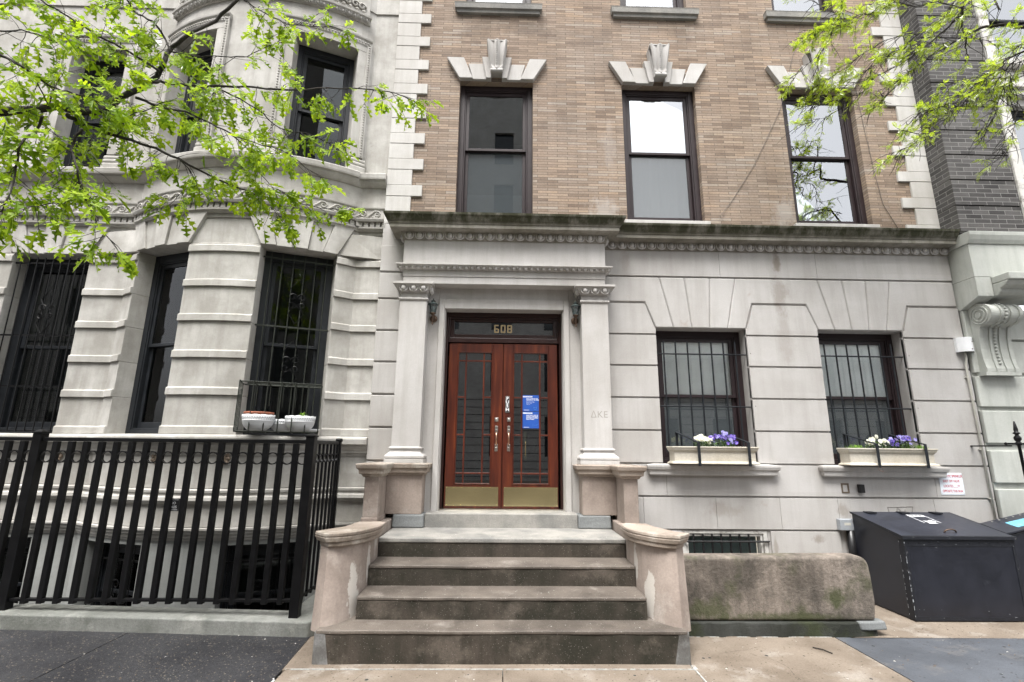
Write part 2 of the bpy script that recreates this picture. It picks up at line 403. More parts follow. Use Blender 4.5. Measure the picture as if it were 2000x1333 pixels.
M['cyan'] = plain('sky_blue_sticker', (0.13, 0.38, 0.52), 0.5, var=0.25, scale=14, dirt=(0.45, 0.58, 0.64), dirt_at=0.55)
M['gold'] = plain('gold_leaf_numerals', (0.60, 0.47, 0.27), 0.4, metal=0.2)
M['paper'] = plain('white_lettering', (0.75, 0.76, 0.78), 0.6)
M['bark'] = stone('oak_bark', (0.040, 0.034, 0.029), (0.018, 0.016, 0.014), patch=0.6, streak=0, bumpv=0.8, grain=0.4)
M['oakleaf'] = leafmat('spring_oak_leaf', (0.17, 0.285, 0.022), (0.34, 0.47, 0.038), 0.55)
M['locustleaf'] = leafmat('spring_locust_leaf', (0.28, 0.40, 0.035), (0.44, 0.56, 0.06), 0.5)
M['green'] = leafmat('pansy_leaf', (0.045, 0.10, 0.018), (0.09, 0.17, 0.03), 0.3)
M['fern'] = leafmat('feathery_green', (0.13, 0.27, 0.025), (0.25, 0.42, 0.06), 0.4)
M['petalw'] = leafmat('white_petal', (0.72, 0.72, 0.64), (0.82, 0.82, 0.78), 0.3)
M['petalp'] = leafmat('violet_petal', (0.085, 0.05, 0.36), (0.19, 0.14, 0.52), 0.3)
M['yellow'] = plain('yellow_eye', (0.6, 0.4, 0.03), 0.7)
M['carved'] = stone('carved_brown_rosette', (0.22, 0.17, 0.13), (0.10, 0.08, 0.06), patch=0.8, streak=0, bumpv=0.5)
M['cable'] = plain('grey_cable', (0.12, 0.10, 0.088), 0.7)

# ---------------------------------------------------------------- geometry helpers
BASE = {}                      # world origin of every object (all rotations stay zero)
class MB:
    def __init__(s, T=None, F=None):
        s.v = []; s.f = []; s.mi = []; s.cur = 0; s.T = T; s.F = F; s.smooth = []; s.sm = False
    def add(s, vs, fs):
        o = len(s.v)
        s.v.extend(vs)
        for f in fs:
            s.f.append(tuple(i + o for i in f)); s.mi.append(s.cur); s.smooth.append(s.sm)
    def box(s, x0, x1, y0, y1, z0, z1):
        s.add([(x0, y0, z0), (x1, y0, z0), (x1, y1, z0), (x0, y1, z0), (x0, y0, z1), (x1, y0, z1), (x1, y1, z1), (x0, y1, z1)],
              [(0, 3, 2, 1), (4, 5, 6, 7), (0, 1, 5, 4), (1, 2, 6, 5), (2, 3, 7, 6), (3, 0, 4, 7)])
        return s
    def quad(s, *p):
        s.add(list(p), [tuple(range(len(p)))])
        return s
    def prism(s, poly, y0, y1):            # polygon in x,z, extruded along y
        n = len(poly)
        s.add([(x, y0, z) for x, z in poly] + [(x, y1, z) for x, z in poly],
              [tuple(range(n)), tuple(range(2 * n - 1, n - 1, -1))] + [(i, i + n, (i + 1) % n + n, (i + 1) % n) for i in range(n)])
        return s
    def prismx(s, poly, x0, x1):           # polygon in y,z, extruded along x
        n = len(poly)
        s.add([(x0, y, z) for y, z in poly] + [(x1, y, z) for y, z in poly],
              [tuple(range(n - 1, -1, -1)), tuple(range(n, 2 * n))] + [(i, (i + 1) % n, (i + 1) % n + n, i + n) for i in range(n)])
        return s
    def plate(s, poly, z0, z1, top=None):  # polygon in x,y, extruded along z
        n = len(poly); top = top or poly
        s.add([(x, y, z0) for x, y in poly] + [(x, y, z1) for x, y in top],
              [tuple(range(n - 1, -1, -1)), tuple(range(n, 2 * n))] + [(i, (i + 1) % n, (i + 1) % n + n, i + n) for i in range(n)])
        return s
    def sweep(s, prof, path, left=True, caps=True):
        # prof [(out, z)], path plan points; out is to the right hand side of travel
        P = [Vector(p) for p in path]; n = len(P); rows = []
        for i in range(n):
            d0 = (P[i] - P[i - 1]).normalized() if i else None
            d1 = (P[i + 1] - P[i]).normalized() if i < n - 1 else None
            if d0 is None: d0 = d1
            if d1 is None: d1 = d0
            n0 = Vector((d0.y, -d0.x)); n1 = Vector((d1.y, -d1.x))
            m = n0 + n1
            m = m / max(0.2, m.length_squared / 2)
            rows.append([(P[i].x + m.x * o, P[i].y + m.y * o, z) for o, z in prof])
        k = len(prof)
        fs = []
        for i in range(n - 1):
            for j in range(k - 1):
                a = i * k + j
                fs.append((a, a + k, a + k + 1, a + 1))
        if caps:
            fs.append(tuple(range(k))); fs.append(tuple(range((n - 1) * k + k - 1, (n - 1) * k - 1, -1)))
        s.add([p for r in rows for p in r], fs)
        return s
    def tube(s, pts, r, n=6, caps=True):
        P = [Vector(p) for p in pts]; m = len(P)
        rr = r if isinstance(r, (list, tuple)) else [r] * m
        vs = []; up = Vector((0.12, 0.31, 0.94))
        a = None
        for i in range(m):
            d = (P[min(i + 1, m - 1)] - P[max(i - 1, 0)])
            d = d.normalized() if d.length > 1e-9 else Vector((0, 0, 1))
            if a is None:
                a = d.cross(up)
                if a.length < 0.05: a = d.cross(Vector((1, 0, 0)))
            else:
                a = a - d * a.dot(d)
                if a.length < 1e-6: a = d.cross(up)
            a.normalize(); b = d.cross(a)
            for k in range(n):
                t = 2 * math.pi * k / n
                q = P[i] + (a * math.cos(t) + b * math.sin(t)) * rr[i]
                vs.append((q.x, q.y, q.z))
        fs = [(i * n + k, i * n + (k + 1) % n, (i + 1) * n + (k + 1) % n, (i + 1) * n + k) for i in range(m - 1) for k in range(n)]
        if caps: fs += [tuple(range(n - 1, -1, -1)), tuple(range((m - 1) * n, m * n))]
        s.add(vs, fs)
        return s
    def lathe(s, prof, cx=0, cy=0, n=16, wob=None):
        vs = []; m = len(prof)
        for r, z in prof:
            for k in range(n):
                t = 2 * math.pi * k / n
                vs.append((cx + r * math.cos(t), cy + r * math.sin(t), z + (wob(k, n, r, z) if wob else 0)))
        fs = [(i * n + k, i * n + (k + 1) % n, (i + 1) * n + (k + 1) % n, (i + 1) * n + k) for i in range(m - 1) for k in range(n)]
        if prof[0][0] > 1e-4: fs.append(tuple(range(n - 1, -1, -1)))
        if prof[-1][0] > 1e-4: fs.append(tuple(range((m - 1) * n, m * n)))
        s.add(vs, fs)
        return s
    def ball(s, c, r, n=8, m=5, sq=(1, 1, 1)):
        vs = []; fs = []
        for i in range(m + 1):
            p = math.pi * i / m
            for k in range(n):
                t = 2 * math.pi * k / n
                vs.append((c[0] + r * sq[0] * math.sin(p) * math.cos(t), c[1] + r * sq[1] * math.sin(p) * math.sin(t), c[2] + r * sq[2] * math.cos(p)))
        for i in range(m):
            for k in range(n):
                fs.append((i * n + k, (i + 1) * n + k, (i + 1) * n + (k + 1) % n, i * n + (k + 1) % n))
        s.add(vs, fs)
        return s
    def ring(s, c, r, t, n=24, dy=0.01):     # flat ring standing in the x,z plane
        vs = []
        for k in range(n):
            a = 2 * math.pi * k / n
            for rr, y in ((r, -dy), (r - t, -dy), (r - t, dy), (r, dy)):
                vs.append((c[0] + rr * math.cos(a), c[1] + y, c[2] + rr * math.sin(a)))
        fs = []
        for k in range(n):
            for j in range(4):
                a = k * 4 + j; b = k * 4 + (j + 1) % 4; c2 = ((k + 1) % n) * 4
                fs.append((a, b, c2 + (j + 1) % 4, c2 + j))
        s.add(vs, fs)
        return s
    def build(s, name, mats, parent=None, bevel=0, seg=2, recalc=True, weld=False, auto=0):
        if not isinstance(mats, (list, tuple)): mats = [mats]
        while parent and parent.parent and parent.parent.parent: parent = parent.parent
        base = BASE.get(parent.name, Vector((0, 0, 0))) if parent else Vector((0, 0, 0))
        vs = s.v
        if s.F: vs = [s.F(*p) for p in vs]
        if s.T: vs = [tuple(s.T @ Vector(p)) for p in vs]
        me = bpy.data.meshes.new(name)
        me.from_pydata([(x - base.x, y - base.y, z - base.z) for x, y, z in vs], [], s.f)
        for m in mats: me.materials.append(m)
        me.polygons.foreach_set('material_index', s.mi)
        me.polygons.foreach_set('use_smooth', s.smooth)
        if recalc:
            import bmesh
            b = bmesh.new(); b.from_mesh(me)
            if weld: bmesh.ops.remove_doubles(b, verts=b.verts, dist=1e-5)
            bmesh.ops.recalc_face_normals(b, faces=b.faces)
            b.to_mesh(me); b.free()
        if auto:
            me.polygons.foreach_set('use_smooth', [True] * len(me.polygons))
            me.set_sharp_from_angle(angle=R(auto))
        me.update()
        o = bpy.data.objects.new(name, me)
        C.objects.link(o)
        BASE[o.name] = base
        if parent: o.parent = parent
        if bevel:
            bv = o.modifiers.new('bevel', 'BEVEL')
            bv.width = bevel; bv.segments = seg; bv.limit_method = 'ANGLE'; bv.angle_limit = R(35)
            bv.harden_normals = False
        return o
def tag(o, label, cat, group=None):
    o['label'] = label; o['category'] = cat
    if group: o['group'] = group
    return o
def struct(o, kind='structure'):
    o['kind'] = kind
    return o
def thing(name, label, cat, loc=(0, 0, 0), group=None):
    o = bpy.data.objects.new(name, None)
    C.objects.link(o)
    o.empty_display_size = 0.2
    o.location = loc
    BASE[o.name] = Vector(loc)
    return tag(o, label, cat, group)
def node(name, parent):                      # an empty that groups the pieces of a part
    o = bpy.data.objects.new(name, None)
    C.objects.link(o)
    o.parent = parent
    o.empty_display_size = 0.1
    BASE[o.name] = BASE[parent.name]
    return o
DG = None
def text(name, body, size, T, m, parent=None, align='CENTER', depth=0.001, spacing=1.0, lines=1.0, xs=1.0, bold=0.0):
    cu = bpy.data.curves.new(name, 'FONT')
    cu.body = body; cu.size = size; cu.align_x = align; cu.align_y = 'CENTER'
    cu.extrude = depth; cu.space_character = spacing; cu.space_line = lines; cu.offset = bold
    cu.resolution_u = 3
    o = bpy.data.objects.new(name, cu)
    C.objects.link(o)
    bpy.context.view_layer.update()
    me = bpy.data.meshes.new_from_object(o.evaluated_get(bpy.context.evaluated_depsgraph_get()))
    bpy.data.objects.remove(o)
    bpy.data.curves.remove(cu)
    vs = [T @ Vector((v.co.x * xs, v.co.y, v.co.z)) for v in me.vertices]
    b = MB()
    b.add([tuple(v) for v in vs], [tuple(p.vertices) for p in me.polygons])
    bpy.data.meshes.remove(me)
    return b.build(name, m, parent, recalc=False)
def upright(x, y, z):                        # text facing the street (-y)
    return Matrix.Translation((x, y, z)) @ Matrix.Rotation(R(90), 4, 'X')
def wall_holes(mb, x0, x1, z0, z1, y, holes, depth):
    # front sheet at y with rectangular holes and their reveals going back by depth
    xs = sorted({x0, x1} | {min(max(h[i], x0), x1) for h in holes for i in (0, 1)})
    zs = sorted({z0, z1} | {min(max(h[i], z0), z1) for h in holes for i in (2, 3)})
    for a, b in zip(xs, xs[1:]):
        for c, d in zip(zs, zs[1:]):
            mx, mz = (a + b) / 2, (c + d) / 2
            if any(h[0] < mx < h[1] and h[2] < mz < h[3] for h in holes): continue
            mb.quad((a, y, c), (b, y, c), (b, y, d), (a, y, d))
    for a, b, c, d in holes:
        yb = y + depth
        mb.quad((a, y, c), (a, y, d), (a, yb, d), (a, yb, c))
        mb.quad((b, y, d), (b, y, c), (b, yb, c), (b, yb, d))
        mb.quad((a, y, d), (b, y, d), (b, yb, d), (a, yb, d))
        mb.quad((b, y, c), (a, y, c), (a, yb, c), (b, yb, c))
def bars4(mb, x0, x1, z0, z1, w, y0, y1, wb=None, wt=None):
    wb = w if wb is None else wb; wt = w if wt is None else wt
    mb.box(x0, x0 + w, y0, y1, z0, z1); mb.box(x1 - w, x1, y0, y1, z0, z1)
    mb.box(x0 + w, x1 - w, y0, y1, z0, z0 + wb); mb.box(x0 + w, x1 - w, y0, y1, z1 - wt, z1)
def window(parent, T, w, z0, z1, mid, fm, gm, gm2=None, yf=0.0, fw=0.055, sw=0.05, room=None, depth=0.9, rw=0.0, name='window', storm=False):
    # a double-hung window in a local frame: x across, y inward, z up
    f = MB(T)
    bars4(f, -w / 2, w / 2, z0, z1, fw, yf, yf + 0.12, wb=0.05)
    bars4(f, -w / 2 + fw, w / 2 - fw, z0 + 0.05, z1 - fw, 0.02, yf + 0.012, yf + 0.11)
    win = f.build(name, fm, parent, bevel=0.004, seg=1)
    x0, x1 = -w / 2 + fw + 0.02, w / 2 - fw - 0.02
    a = MB(T)
    bars4(a, x0, x1, mid - 0.02, z1 - fw - 0.02, sw, yf + 0.03, yf + 0.06, wb=0.04)
    a.build('sash', fm, win, bevel=0.003, seg=1)
    b = MB(T)
    bars4(b, x0, x1, z0 + 0.07, mid + 0.025, sw, yf + 0.066, yf + 0.096, wb=0.075, wt=0.045)
    b.build('sash', fm, win, bevel=0.003, seg=1)
    MB(T).box(x0 + sw - .004, x1 - sw + .004, yf + 0.043, yf + 0.047, mid + 0.018, z1 - fw - 0.018 - sw).build('pane', gm, win)
    MB(T).box(x0 + sw - .004, x1 - sw + .004, yf + 0.079, yf + 0.083, z0 + 0.143, mid - 0.018).build('pane', gm2 or gm, win)
    if room:
        r = MB(T)
        y0, y1 = yf + 0.122, yf + depth
        X = w / 2 + rw
        r.quad((-X, y1, z0 - .1), (X, y1, z0 - .1), (X, y1, z1 + .1), (-X, y1, z1 + .1))
        r.quad((-X, y0, z0 - .1), (-X, y1, z0 - .1), (-X, y1, z1 + .1), (-X, y0, z1 + .1))
        r.quad((X, y0, z0 - .1), (X, y1, z0 - .1), (X, y1, z1 + .1), (X, y0, z1 + .1))
        r.quad((-X, y0, z1 + .1), (X, y0, z1 + .1), (X, y1, z1 + .1), (-X, y1, z1 + .1))
        r.quad((-X, y0, z0 - .1), (X, y0, z0 - .1), (X, y1, z0 - .1), (-X, y1, z0 - .1))
        r.build('room_interior', room, win, recalc=False)
    return win
def curtain(parent, T, x0, x1, z0, z1, y, m, folds=14, amp=0.02):
    c = MB(T); c.sm = True
    n = folds * 6
    vs = []
    for i in range(n + 1):
        t = i / n
        x = x0 + (x1 - x0) * t
        yy = y + amp * math.sin(t * folds * 2 * math.pi) + amp * 0.5 * math.sin(t * folds * 0.73 * 2 * math.pi + 1)
        vs += [(x, yy, z0), (x, yy, z1)]
    c.add(vs, [(2 * i, 2 * i + 2, 2 * i + 3, 2 * i + 1) for i in range(n)])
    return c.build('curtain', m, parent, recalc=False)
def egg_dart(mb, pts, normal_out, z0, z1, pitch=0.12, out=0.02):
    # row of carved eggs and darts along a straight plan line
    a, b = Vector(pts[0]), Vector(pts[1])
    L = (b - a).length; d = (b - a) / L; n = Vector(normal_out)
    k = max(1, round(L / pitch)); p = L / k; h = z1 - z0
    mb.sm = True
    for i in range(k):
        c = a + d * (p * (i + 0.5)) + n * out * 0.3
        e = 0.27 * p
        sqx = (abs(d.x) * e + abs(n.x) * out * 1.2, abs(d.y) * e + abs(n.y) * out * 1.2, h * 0.46)
        mb.ball((c.x, c.y, z0 + h * 0.5), 1.0, 8, 6, sqx)
        # the u-shaped shell round the egg
        q = [c + d * (0.40 * p * math.cos(t)) for t in [math.pi + math.pi * j / 8 for j in range(9)]]
        zz = [z0 + h * 0.55 + h * 0.55 * math.sin(t) for t in [math.pi + math.pi * j / 8 for j in range(9)]]
        pt = [(v.x, v.y, z) for v, z in zip(q, zz)]
        pt = [(pt[0][0], pt[0][1], z1)] + pt + [(pt[-1][0], pt[-1][1], z1)]
        mb.tube(pt, 0.085 * p, 5)
    for i in range(1, k):
        c = a + d * (p * i)
        s2 = c + n * out * 0.6
        mb.add([(c.x - d.x * .06 * p, c.y - d.y * .06 * p, z1), (c.x + d.x * .06 * p, c.y + d.y * .06 * p, z1), (s2.x, s2.y, z1), (c.x, c.y, z0)], [(0, 2, 3), (2, 1, 3), (0, 1, 2)])
    mb.sm = False

# ---------------------------------------------------------------- ground
def zs(x): return 0.022 * max(0.0, -1.75 - x)
def slab(name, pts, m, top=0.0, thick=0.3):
    b = MB()
    b.plate([(x, y) for x, y in pts], top - thick, top)
    b.v = [(x, y, z + (zs(x) if z > top - 0.01 else 0)) for x, y, z in b.v]
    return struct(b.build(name, m))
g = MB()
for a, b, c, d in ((-60, 60, -60, -5.6), ):
    g.quad((a, c, -.16), (b, c, -.16), (b, d, -.16), (a, d, -.16))
struct(g.build('road', M['asphalt']))
g = MB()
g.quad((-60, -8, -1.2), (60, -8, -1.2), (60, 40, -1.2), (-60, 40, -1.2))
struct(g.build('ground', M['concrete']))
slab('pavement_dark', [(-14, -5.4), (-3.395, -5.4), (-3.395, -1.02), (-14, -1.02)], M['darkpave'])
slab('pavement_dark', [(-3.387, -5.4), (-1.70, -5.4), (-1.70, -2.134), (-1.762, -1.02), (-3.387, -1.02)], M['darkpave'])
for x0, x1 in ((-1.683, 0.014), (0.022, 1.545), (1.562, 3.148), ):
    slab('pavement', [(x0, -5.4), (x1, -5.4), (x1, -1.93 if x1 < 1.6 else -1.236), (x0, -1.93 if x1 < 1.6 else -1.236)], M['concrete'])
slab('pavement_bluestone', [(3.166, -5.4), (5.55, -5.4), (5.55, -1.262), (3.160, -1.236)], M['blue'])
slab('pavement_bluestone', [(5.556, -5.4), (14, -5.4), (14, -1.262), (5.556, -1.262)], M['blue'])
slab('pavement', [(3.3, -1.256), (14, -1.256), (14, 0.3), (3.3, 0.3)], M['concrete'])
slab('pavement', [(1.5, -1.228), (3.294, -1.228), (3.294, 0.3), (1.5, 0.3)], M['concrete'], top=-0.01)
slab('pavement', [(-1.752, -1.92), (1.55, -1.92), (1.55, -0.5), (-1.752, -0.5)], M['concrete'], top=-0.004)
b = MB()
b.box(-1.70, -1.684, -5.4, -2.1, -.05, .003); b.box(-1.684, 1.55, -1.926, -1.917, -.05, .004)
b.prism([(1.548, -.05), (1.559, -.05), (1.559, .004), (1.548, .004)], -5.4, -1.93)
b.prism([(1.535, -.05), (1.59, -.05), (1.575, .006), (1.545, .006)], -1.94, -1.86)
b.box(1.56, 3.148, -1.235, -1.229, -.05, .004)
struct(b.build('pavement_caulk_joint', M['joint']))
b = MB(); b.plate([(-14, -5.6), (14, -5.6), (14, -5.405), (-14, -5.405)], -.3, 0)
struct(b.build('street_kerb', M['kerb'], bevel=0.02))

# litter on the pavement: fallen catkins, twigs, petals: nobody could count it
b = MB()
lr = random.Random(3)
for i in range(420):
    x = lr.uniform(-3.5, 5.5); y = lr.uniform(-2.4, -1.0)
    if -1.8 < x < 1.7 and y > -1.95: continue
    if x < -1.75 and y > -1.25: continue
    a = lr.uniform(0, 3.14); l = lr.uniform(.003, .012); ww = l * lr.uniform(.25, .7)
    dx, dy = math.cos(a), math.sin(a); z = zs(x) + .002
    b.cur = 0 if lr.random() < .6 else 1
    b.add([(x - dx * l, y - dy * l, z), (x + dy * ww, y - dx * ww, z + .004), (x + dx * l, y + dy * l, z), (x - dy * ww, y + dx * ww, z + .003)], [(0, 1, 2, 3)])
for i in range(150):
    st = lr.randrange(4); yy = (-1.816, -1.568, -1.224, -.879)[st]; zz = (.247, .432, .616, .8)[st]
    x = lr.uniform(-1.2, 1.2); y = yy + lr.uniform(.02, .22 if st else .2); a = lr.uniform(0, 3.14); l = lr.uniform(.002, .009); ww = l * .5
    dx, dy = math.cos(a), math.sin(a)
    b.cur = 0 if lr.random() < .35 else 1
    b.add([(x - dx * l, y - dy * l, zz + .002), (x + dy * ww, y - dx * ww, zz + .005), (x + dx * l, y + dy * l, zz + .002), (x - dy * ww, y + dx * ww, zz + .004)], [(0, 1, 2, 3)])
struct(b.build('fallen_petals', [M['carved'], M['peel']], recalc=False), 'stuff')
# hairline cracks and old gum spots
b = MB(); cr_ = random.Random(6)
for x, y, a, n_ in ((2.3, -2.1, 1.3, 9), (1.9, -1.6, .2, 7), (-1.1, -2.12, 1.2, 5), (3.7, -1.15, -.3, 12), (5.0, -2.1, 1.9, 8)):
    px_, py_ = x, y
    for k in range(n_):
        a += cr_.uniform(-.5, .5); l = cr_.uniform(.04, .09); w_ = cr_.uniform(.0012, .003)
        qx, qy = px_ + math.cos(a) * l, py_ + math.sin(a) * l
        b.add([(px_ - math.sin(a) * w_, py_ + math.cos(a) * w_, .0015), (px_ + math.sin(a) * w_, py_ - math.cos(a) * w_, .0015), (qx, qy, .0015)], [(0, 1, 2)])
        px_, py_ = qx, qy
struct(b.build('pavement_crack', M['seam'], recalc=False))
b = MB()
for k in range(60):
    x = cr_.uniform(-3.6, 4.6); y = cr_.uniform(-2.3, -1.3)
    if (-1.85 < x < 1.7 and y > -1.98) or (x < -1.75 and y > -1.32): continue
    r_ = cr_.uniform(.006, .018)
    b.add([(x + r_ * cr_.uniform(.8, 1.1) * math.cos(j * .7), y + r_ * cr_.uniform(.8, 1.1) * math.sin(j * .7), zs(x) + .0018) for j in range(9)], [tuple(range(9))])
struct(b.build('gum_spot', M['asphalt'], recalc=False), 'stuff')
b = MB(); b.tube([(2.78, -1.49, .006), (2.83, -1.55, .012), (2.87, -1.62, .006)], .005, 5)
tag(b.build('twig', M['bark']), 'thin dark twig lying on the tan pavement slab', 'twig')

# ---------------------------------------------------------------- the brick townhouse
H = thing('brick_townhouse', 'tan roman-brick townhouse with pale limestone ground floor and porticoed red double door', 'building', (2.25, 0.3, 0))
W2 = [(-.705, .385), (1.725, 2.835), (4.15, 5.255)]
WG = [(2.02, 3.235), (4.205, 5.37)]
b = MB()
holes = [(a, c, 4.86, 7.08) for a, c in W2] + [(a + .04, c - .02, 8.46, 10.5) for a, c in W2]
wall_holes(b, -1.36, 5.94, 4.62, 14.0, .06, holes, .16)
b.build('brick_wall', M['brick'], H)
# quoins
b = MB()
z = 4.60
tops = [4.745 + .4165 * k for k in range(-1, 23)]
for t in tops:
    b.box(-1.685, -1.184, .03, .3, t + .003, t + .172)
    b.box(-1.685, -1.335, .032, .3, t + .175, t + .4135)
b.build('quoin', M['quoin'], H, bevel=.004, seg=1)
b = MB()
for k in range(-2, 22):
    t = 5.138 + .4215 * k
    if t < 4.6: continue
    b.box(5.715, 6.20, .03, .3, t + .003, t + .162)
    b.box(5.885, 6.20, .032, .3, t + .165, t + .4185)
b.box(5.885, 6.2, .032, .3, 4.66, 4.715)
b.build('quoin', M['quoin'], H, bevel=.004, seg=1)
# second floor windows with lintels
glasses = [('screen', 'screen'), ('glass', 'glass'), ('glass', 'glass')]
M['glass_dark'] = glassy('window_glass_dark', 0.10, (0.62, 0.68, 0.68))
for i, (a, c) in enumerate(W2):
    cx = (a + c) / 2; ww = c - a
    T = Matrix.Translation((cx, 0, 0))
    gm = M['glass'] if i else M['glass_dark']
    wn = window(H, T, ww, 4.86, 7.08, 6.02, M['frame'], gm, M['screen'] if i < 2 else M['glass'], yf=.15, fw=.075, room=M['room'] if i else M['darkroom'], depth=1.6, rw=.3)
    if i:
        curtain(wn, T, -ww / 2 - .1, ww / 2 + .1, 4.8, 7.2, .42, M['curtain'], 9, .015)
    else:
        MB(T).box(-.5, .5, 1.1, 1.2, 4.9, 5.8).build('blind', M['blind'], wn)
    s = MB(T); s.box(-ww / 2 - .05, ww / 2 + .05, -.0, .2, 4.79, 4.86); s.build('window_sill', M['lime_trim'], wn, bevel=.008)
    lt = MB(T)
    cz = 7.09
    x0 = cx + .16
    for sg in (-1, 1):
        P = lambda pts: [(sg * x, zz) for x, zz in pts]
        lt.prism(P([(.355, cz), (.55, cz), (.75, 7.445), (.495, 7.445)]), -.01, .14)
        lt.prism(P([(.125, cz), (.352, cz), (.428, 7.36), (.195, 7.36)]), .015, .14)
        lt.prism(P([(.078, cz - .002), (.155, cz - .002), (.222, 7.452), (.10, 7.452)]), -.022, .14)
    lo = lt.build('window_lintel', M['lime_trim'], wn, bevel=.006)
    k = MB(T)
    # console keystone, fluted, with a string of beads
    def conz(t):  # outward profile
        return -.06 - .07 * math.sin(t * math.pi * .5) + (-.02 if t < .12 else 0)
    n = 10; cols = [(-1, 0), (-.86, .028), (-.72, .0), (-.35, -.022), (-.14, .02), (0.14, .02), (.35, -.022), (.72, 0), (.86, .028), (1, 0)]
    vs = []
    for j in range(n + 1):
        t = j / n; zz = 7.165 + .49 * t; hw = .083 + .066 * t
        for cxx, dd in cols:
            vs.append((cxx * hw, conz(t) - dd * .8, zz))
    m_ = len(cols)
    k.add(vs, [(j * m_ + q, j * m_ + q + 1, (j + 1) * m_ + q + 1, (j + 1) * m_ + q) for j in range(n) for q in range(m_ - 1)])
    k.prism([(-.085, 7.16), (.085, 7.16), (.15, 7.655), (-.15, 7.655)], -.05, .1)
    k.tube([(-.09, -.075, 7.165), (.09, -.075, 7.165)], .035, 10)
    k.box(-.152, .152, -.128, .05, 7.64, 7.662)
    for q in range(17):
        t = q / 16
        k.ball((0, conz(t) - .018, 7.16 + .48 * t), .0165, 6, 4)
    k.build('keystone', M['lime_trim'], lo, bevel=.003, seg=1)
# third floor windows (only their feet show)
for i, (a, c) in enumerate(W2):
    a += .04; c -= .02
    cx = (a + c) / 2; ww = c - a
    T = Matrix.Translation((cx, 0, 0))
    wn = window(H, T, ww, 8.46, 10.5, 9.5, M['frame'], M['glass'], yf=.15, fw=.07, room=M['room'], depth=1.2, rw=.2)
    curtain(wn, T, -ww / 2 - .05, ww / 2 + .05, 8.4, 10.5, .40, M['curtain'], 9, .015)
    s = MB(T)
    s.sweep([(0, 8.285), (.05, 8.285), (.055, 8.33), (.08, 8.345), (.085, 8.42), (.09, 8.44), (0, 8.47)], [(-ww / 2 - .075, .15), (-ww / 2 - .075, .06), (ww / 2 + .075, .06), (ww / 2 + .075, .15)])
    s.box(-ww / 2 - .07, ww / 2 + .07, .06, .2, 8.30, 8.455)
    s.build('window_sill', M['sill'], wn)

# ---- limestone ground floor
LV = [4.02, 3.645, 3.21, 2.79, 2.37, 1.955, 1.545, 1.15, .76, .35, -.06]
b = MB()
wall_holes(b, -1.685, 6.2, -.9, 4.72, .026, [(a, c, 1.53, 3.305) for a, c in WG] + [(2.2, 3.27, .25, .755), (-.79, .79, .90, 3.512)], .20)
b.quad((6.2, .045, -.9), (6.2, .045, 14), (6.2, 2, 14), (6.2, 2, -.9))
b.build('stone_backing', M['lime'], H)
b = MB()
GAP = .0115
def course(x0, x1, za, zb, joints=()):
    xs = [x0] + list(joints) + [x1]
    for i, (p, q) in enumerate(zip(xs, xs[1:])):
        b.box(p + (.0015 if i else 0), q - (.0015 if i < len(xs) - 2 else 0), 0, .06, zb + GAP, za - GAP)
# strip beside the left neighbour
for za, zb in zip([4.42] + LV, LV): course(-1.685, -1.345, za, zb)
b.build('stone_strip', M['lime'], H, bevel=.009, seg=2)
b = MB()
# right of the portico
course(1.345, 6.19, 4.42, LV[0], (2.95, 4.30))
for za, zb in zip(LV[2:6], LV[3:7]):
    course(1.345, 2.02, za, zb); course(3.235, 4.205, za, zb); course(5.37, 6.19, za, zb)
course(1.345, 6.19, LV[6], LV[7], (2.05, 5.46)); course(1.345, 6.19, LV[7], LV[8], (1.75, 2.65, 3.45, 4.18, 5.4))
course(1.345, 2.2, LV[8], LV[9]); course(3.30, 4.16, LV[8], LV[9]); course(4.36, 6.19, LV[8], LV[9])
course(1.345, 6.19, LV[9], LV[10])
# piers beside the window heads, cut to the slant of the flat arches
G2 = GAP
zt, zb, zh = 3.645 - G2, 3.21 + G2, 3.30
b.prism([(1.345, zb), (2.02, zb), (2.02, zh), (2.006, zh), (1.893, zt), (1.345, zt)], 0, .06)
b.prism([(3.235, zb), (4.205, zb), (4.205, zh), (4.212, zh), (4.088, zt), (3.363, zt), (3.255, zh), (3.235, zh)], 0, .06)
b.prism([(5.37, zb), (6.19, zb), (6.19, zt), (5.500, zt), (5.392, zh), (5.37, zh)], 0, .06)
b.build('stone_block_facing', M['lime'], H, bevel=.009, seg=2)
b = MB()
# flat arches
g_ = .002
zA, zT, zM = 3.303, 4.02 - GAP, 3.645 + G2
D1 = [((2.262, zA), (2.107, zT)), ((2.510, zA), (2.453, zT)), ((2.750, zA), (2.803, zT)), ((2.994, zA), (3.155, zT))]
D2 = [((4.447, zA), (4.289, zT)), ((4.682, zA), (4.634, zT)), ((4.918, zA), (4.966, zT)), ((5.157, zA), (5.303, zT))]
def vous(l, r):
    b.prism([(l[0][0] + g_, zA), (r[0][0] - g_, zA), (r[1][0] - g_, zT), (l[1][0] + g_, zT)], 0, .06)
for D in (D1, D2):
    for l, r in zip(D, D[1:]): vous(l, r)
b.prism([(1.345, zM), (1.890 + g_, zM), (2.022 + g_, zA), (D1[0][0][0] - g_, zA), (D1[0][1][0] - g_, zT), (1.345, zT)], 0, .06)
b.prism([(D1[3][0][0] + g_, zA), (3.233 - g_ + .005, zA), (3.355 - g_, zM), (4.092 + g_, zM), (4.22 + g_, zA), (D2[0][0][0] - g_, zA), (D2[0][1][0] - g_, zT), (D1[3][1][0] + g_, zT)], 0, .06)
b.prism([(D2[3][0][0] + g_, zA), (5.368 - g_ + .005, zA), (5.49 - g_, zM), (6.19, zM), (6.19, zT), (D2[3][1][0] + g_, zT)], 0, .06)
b.build('flat_arch', M['lime'], H, bevel=.013, seg=1)
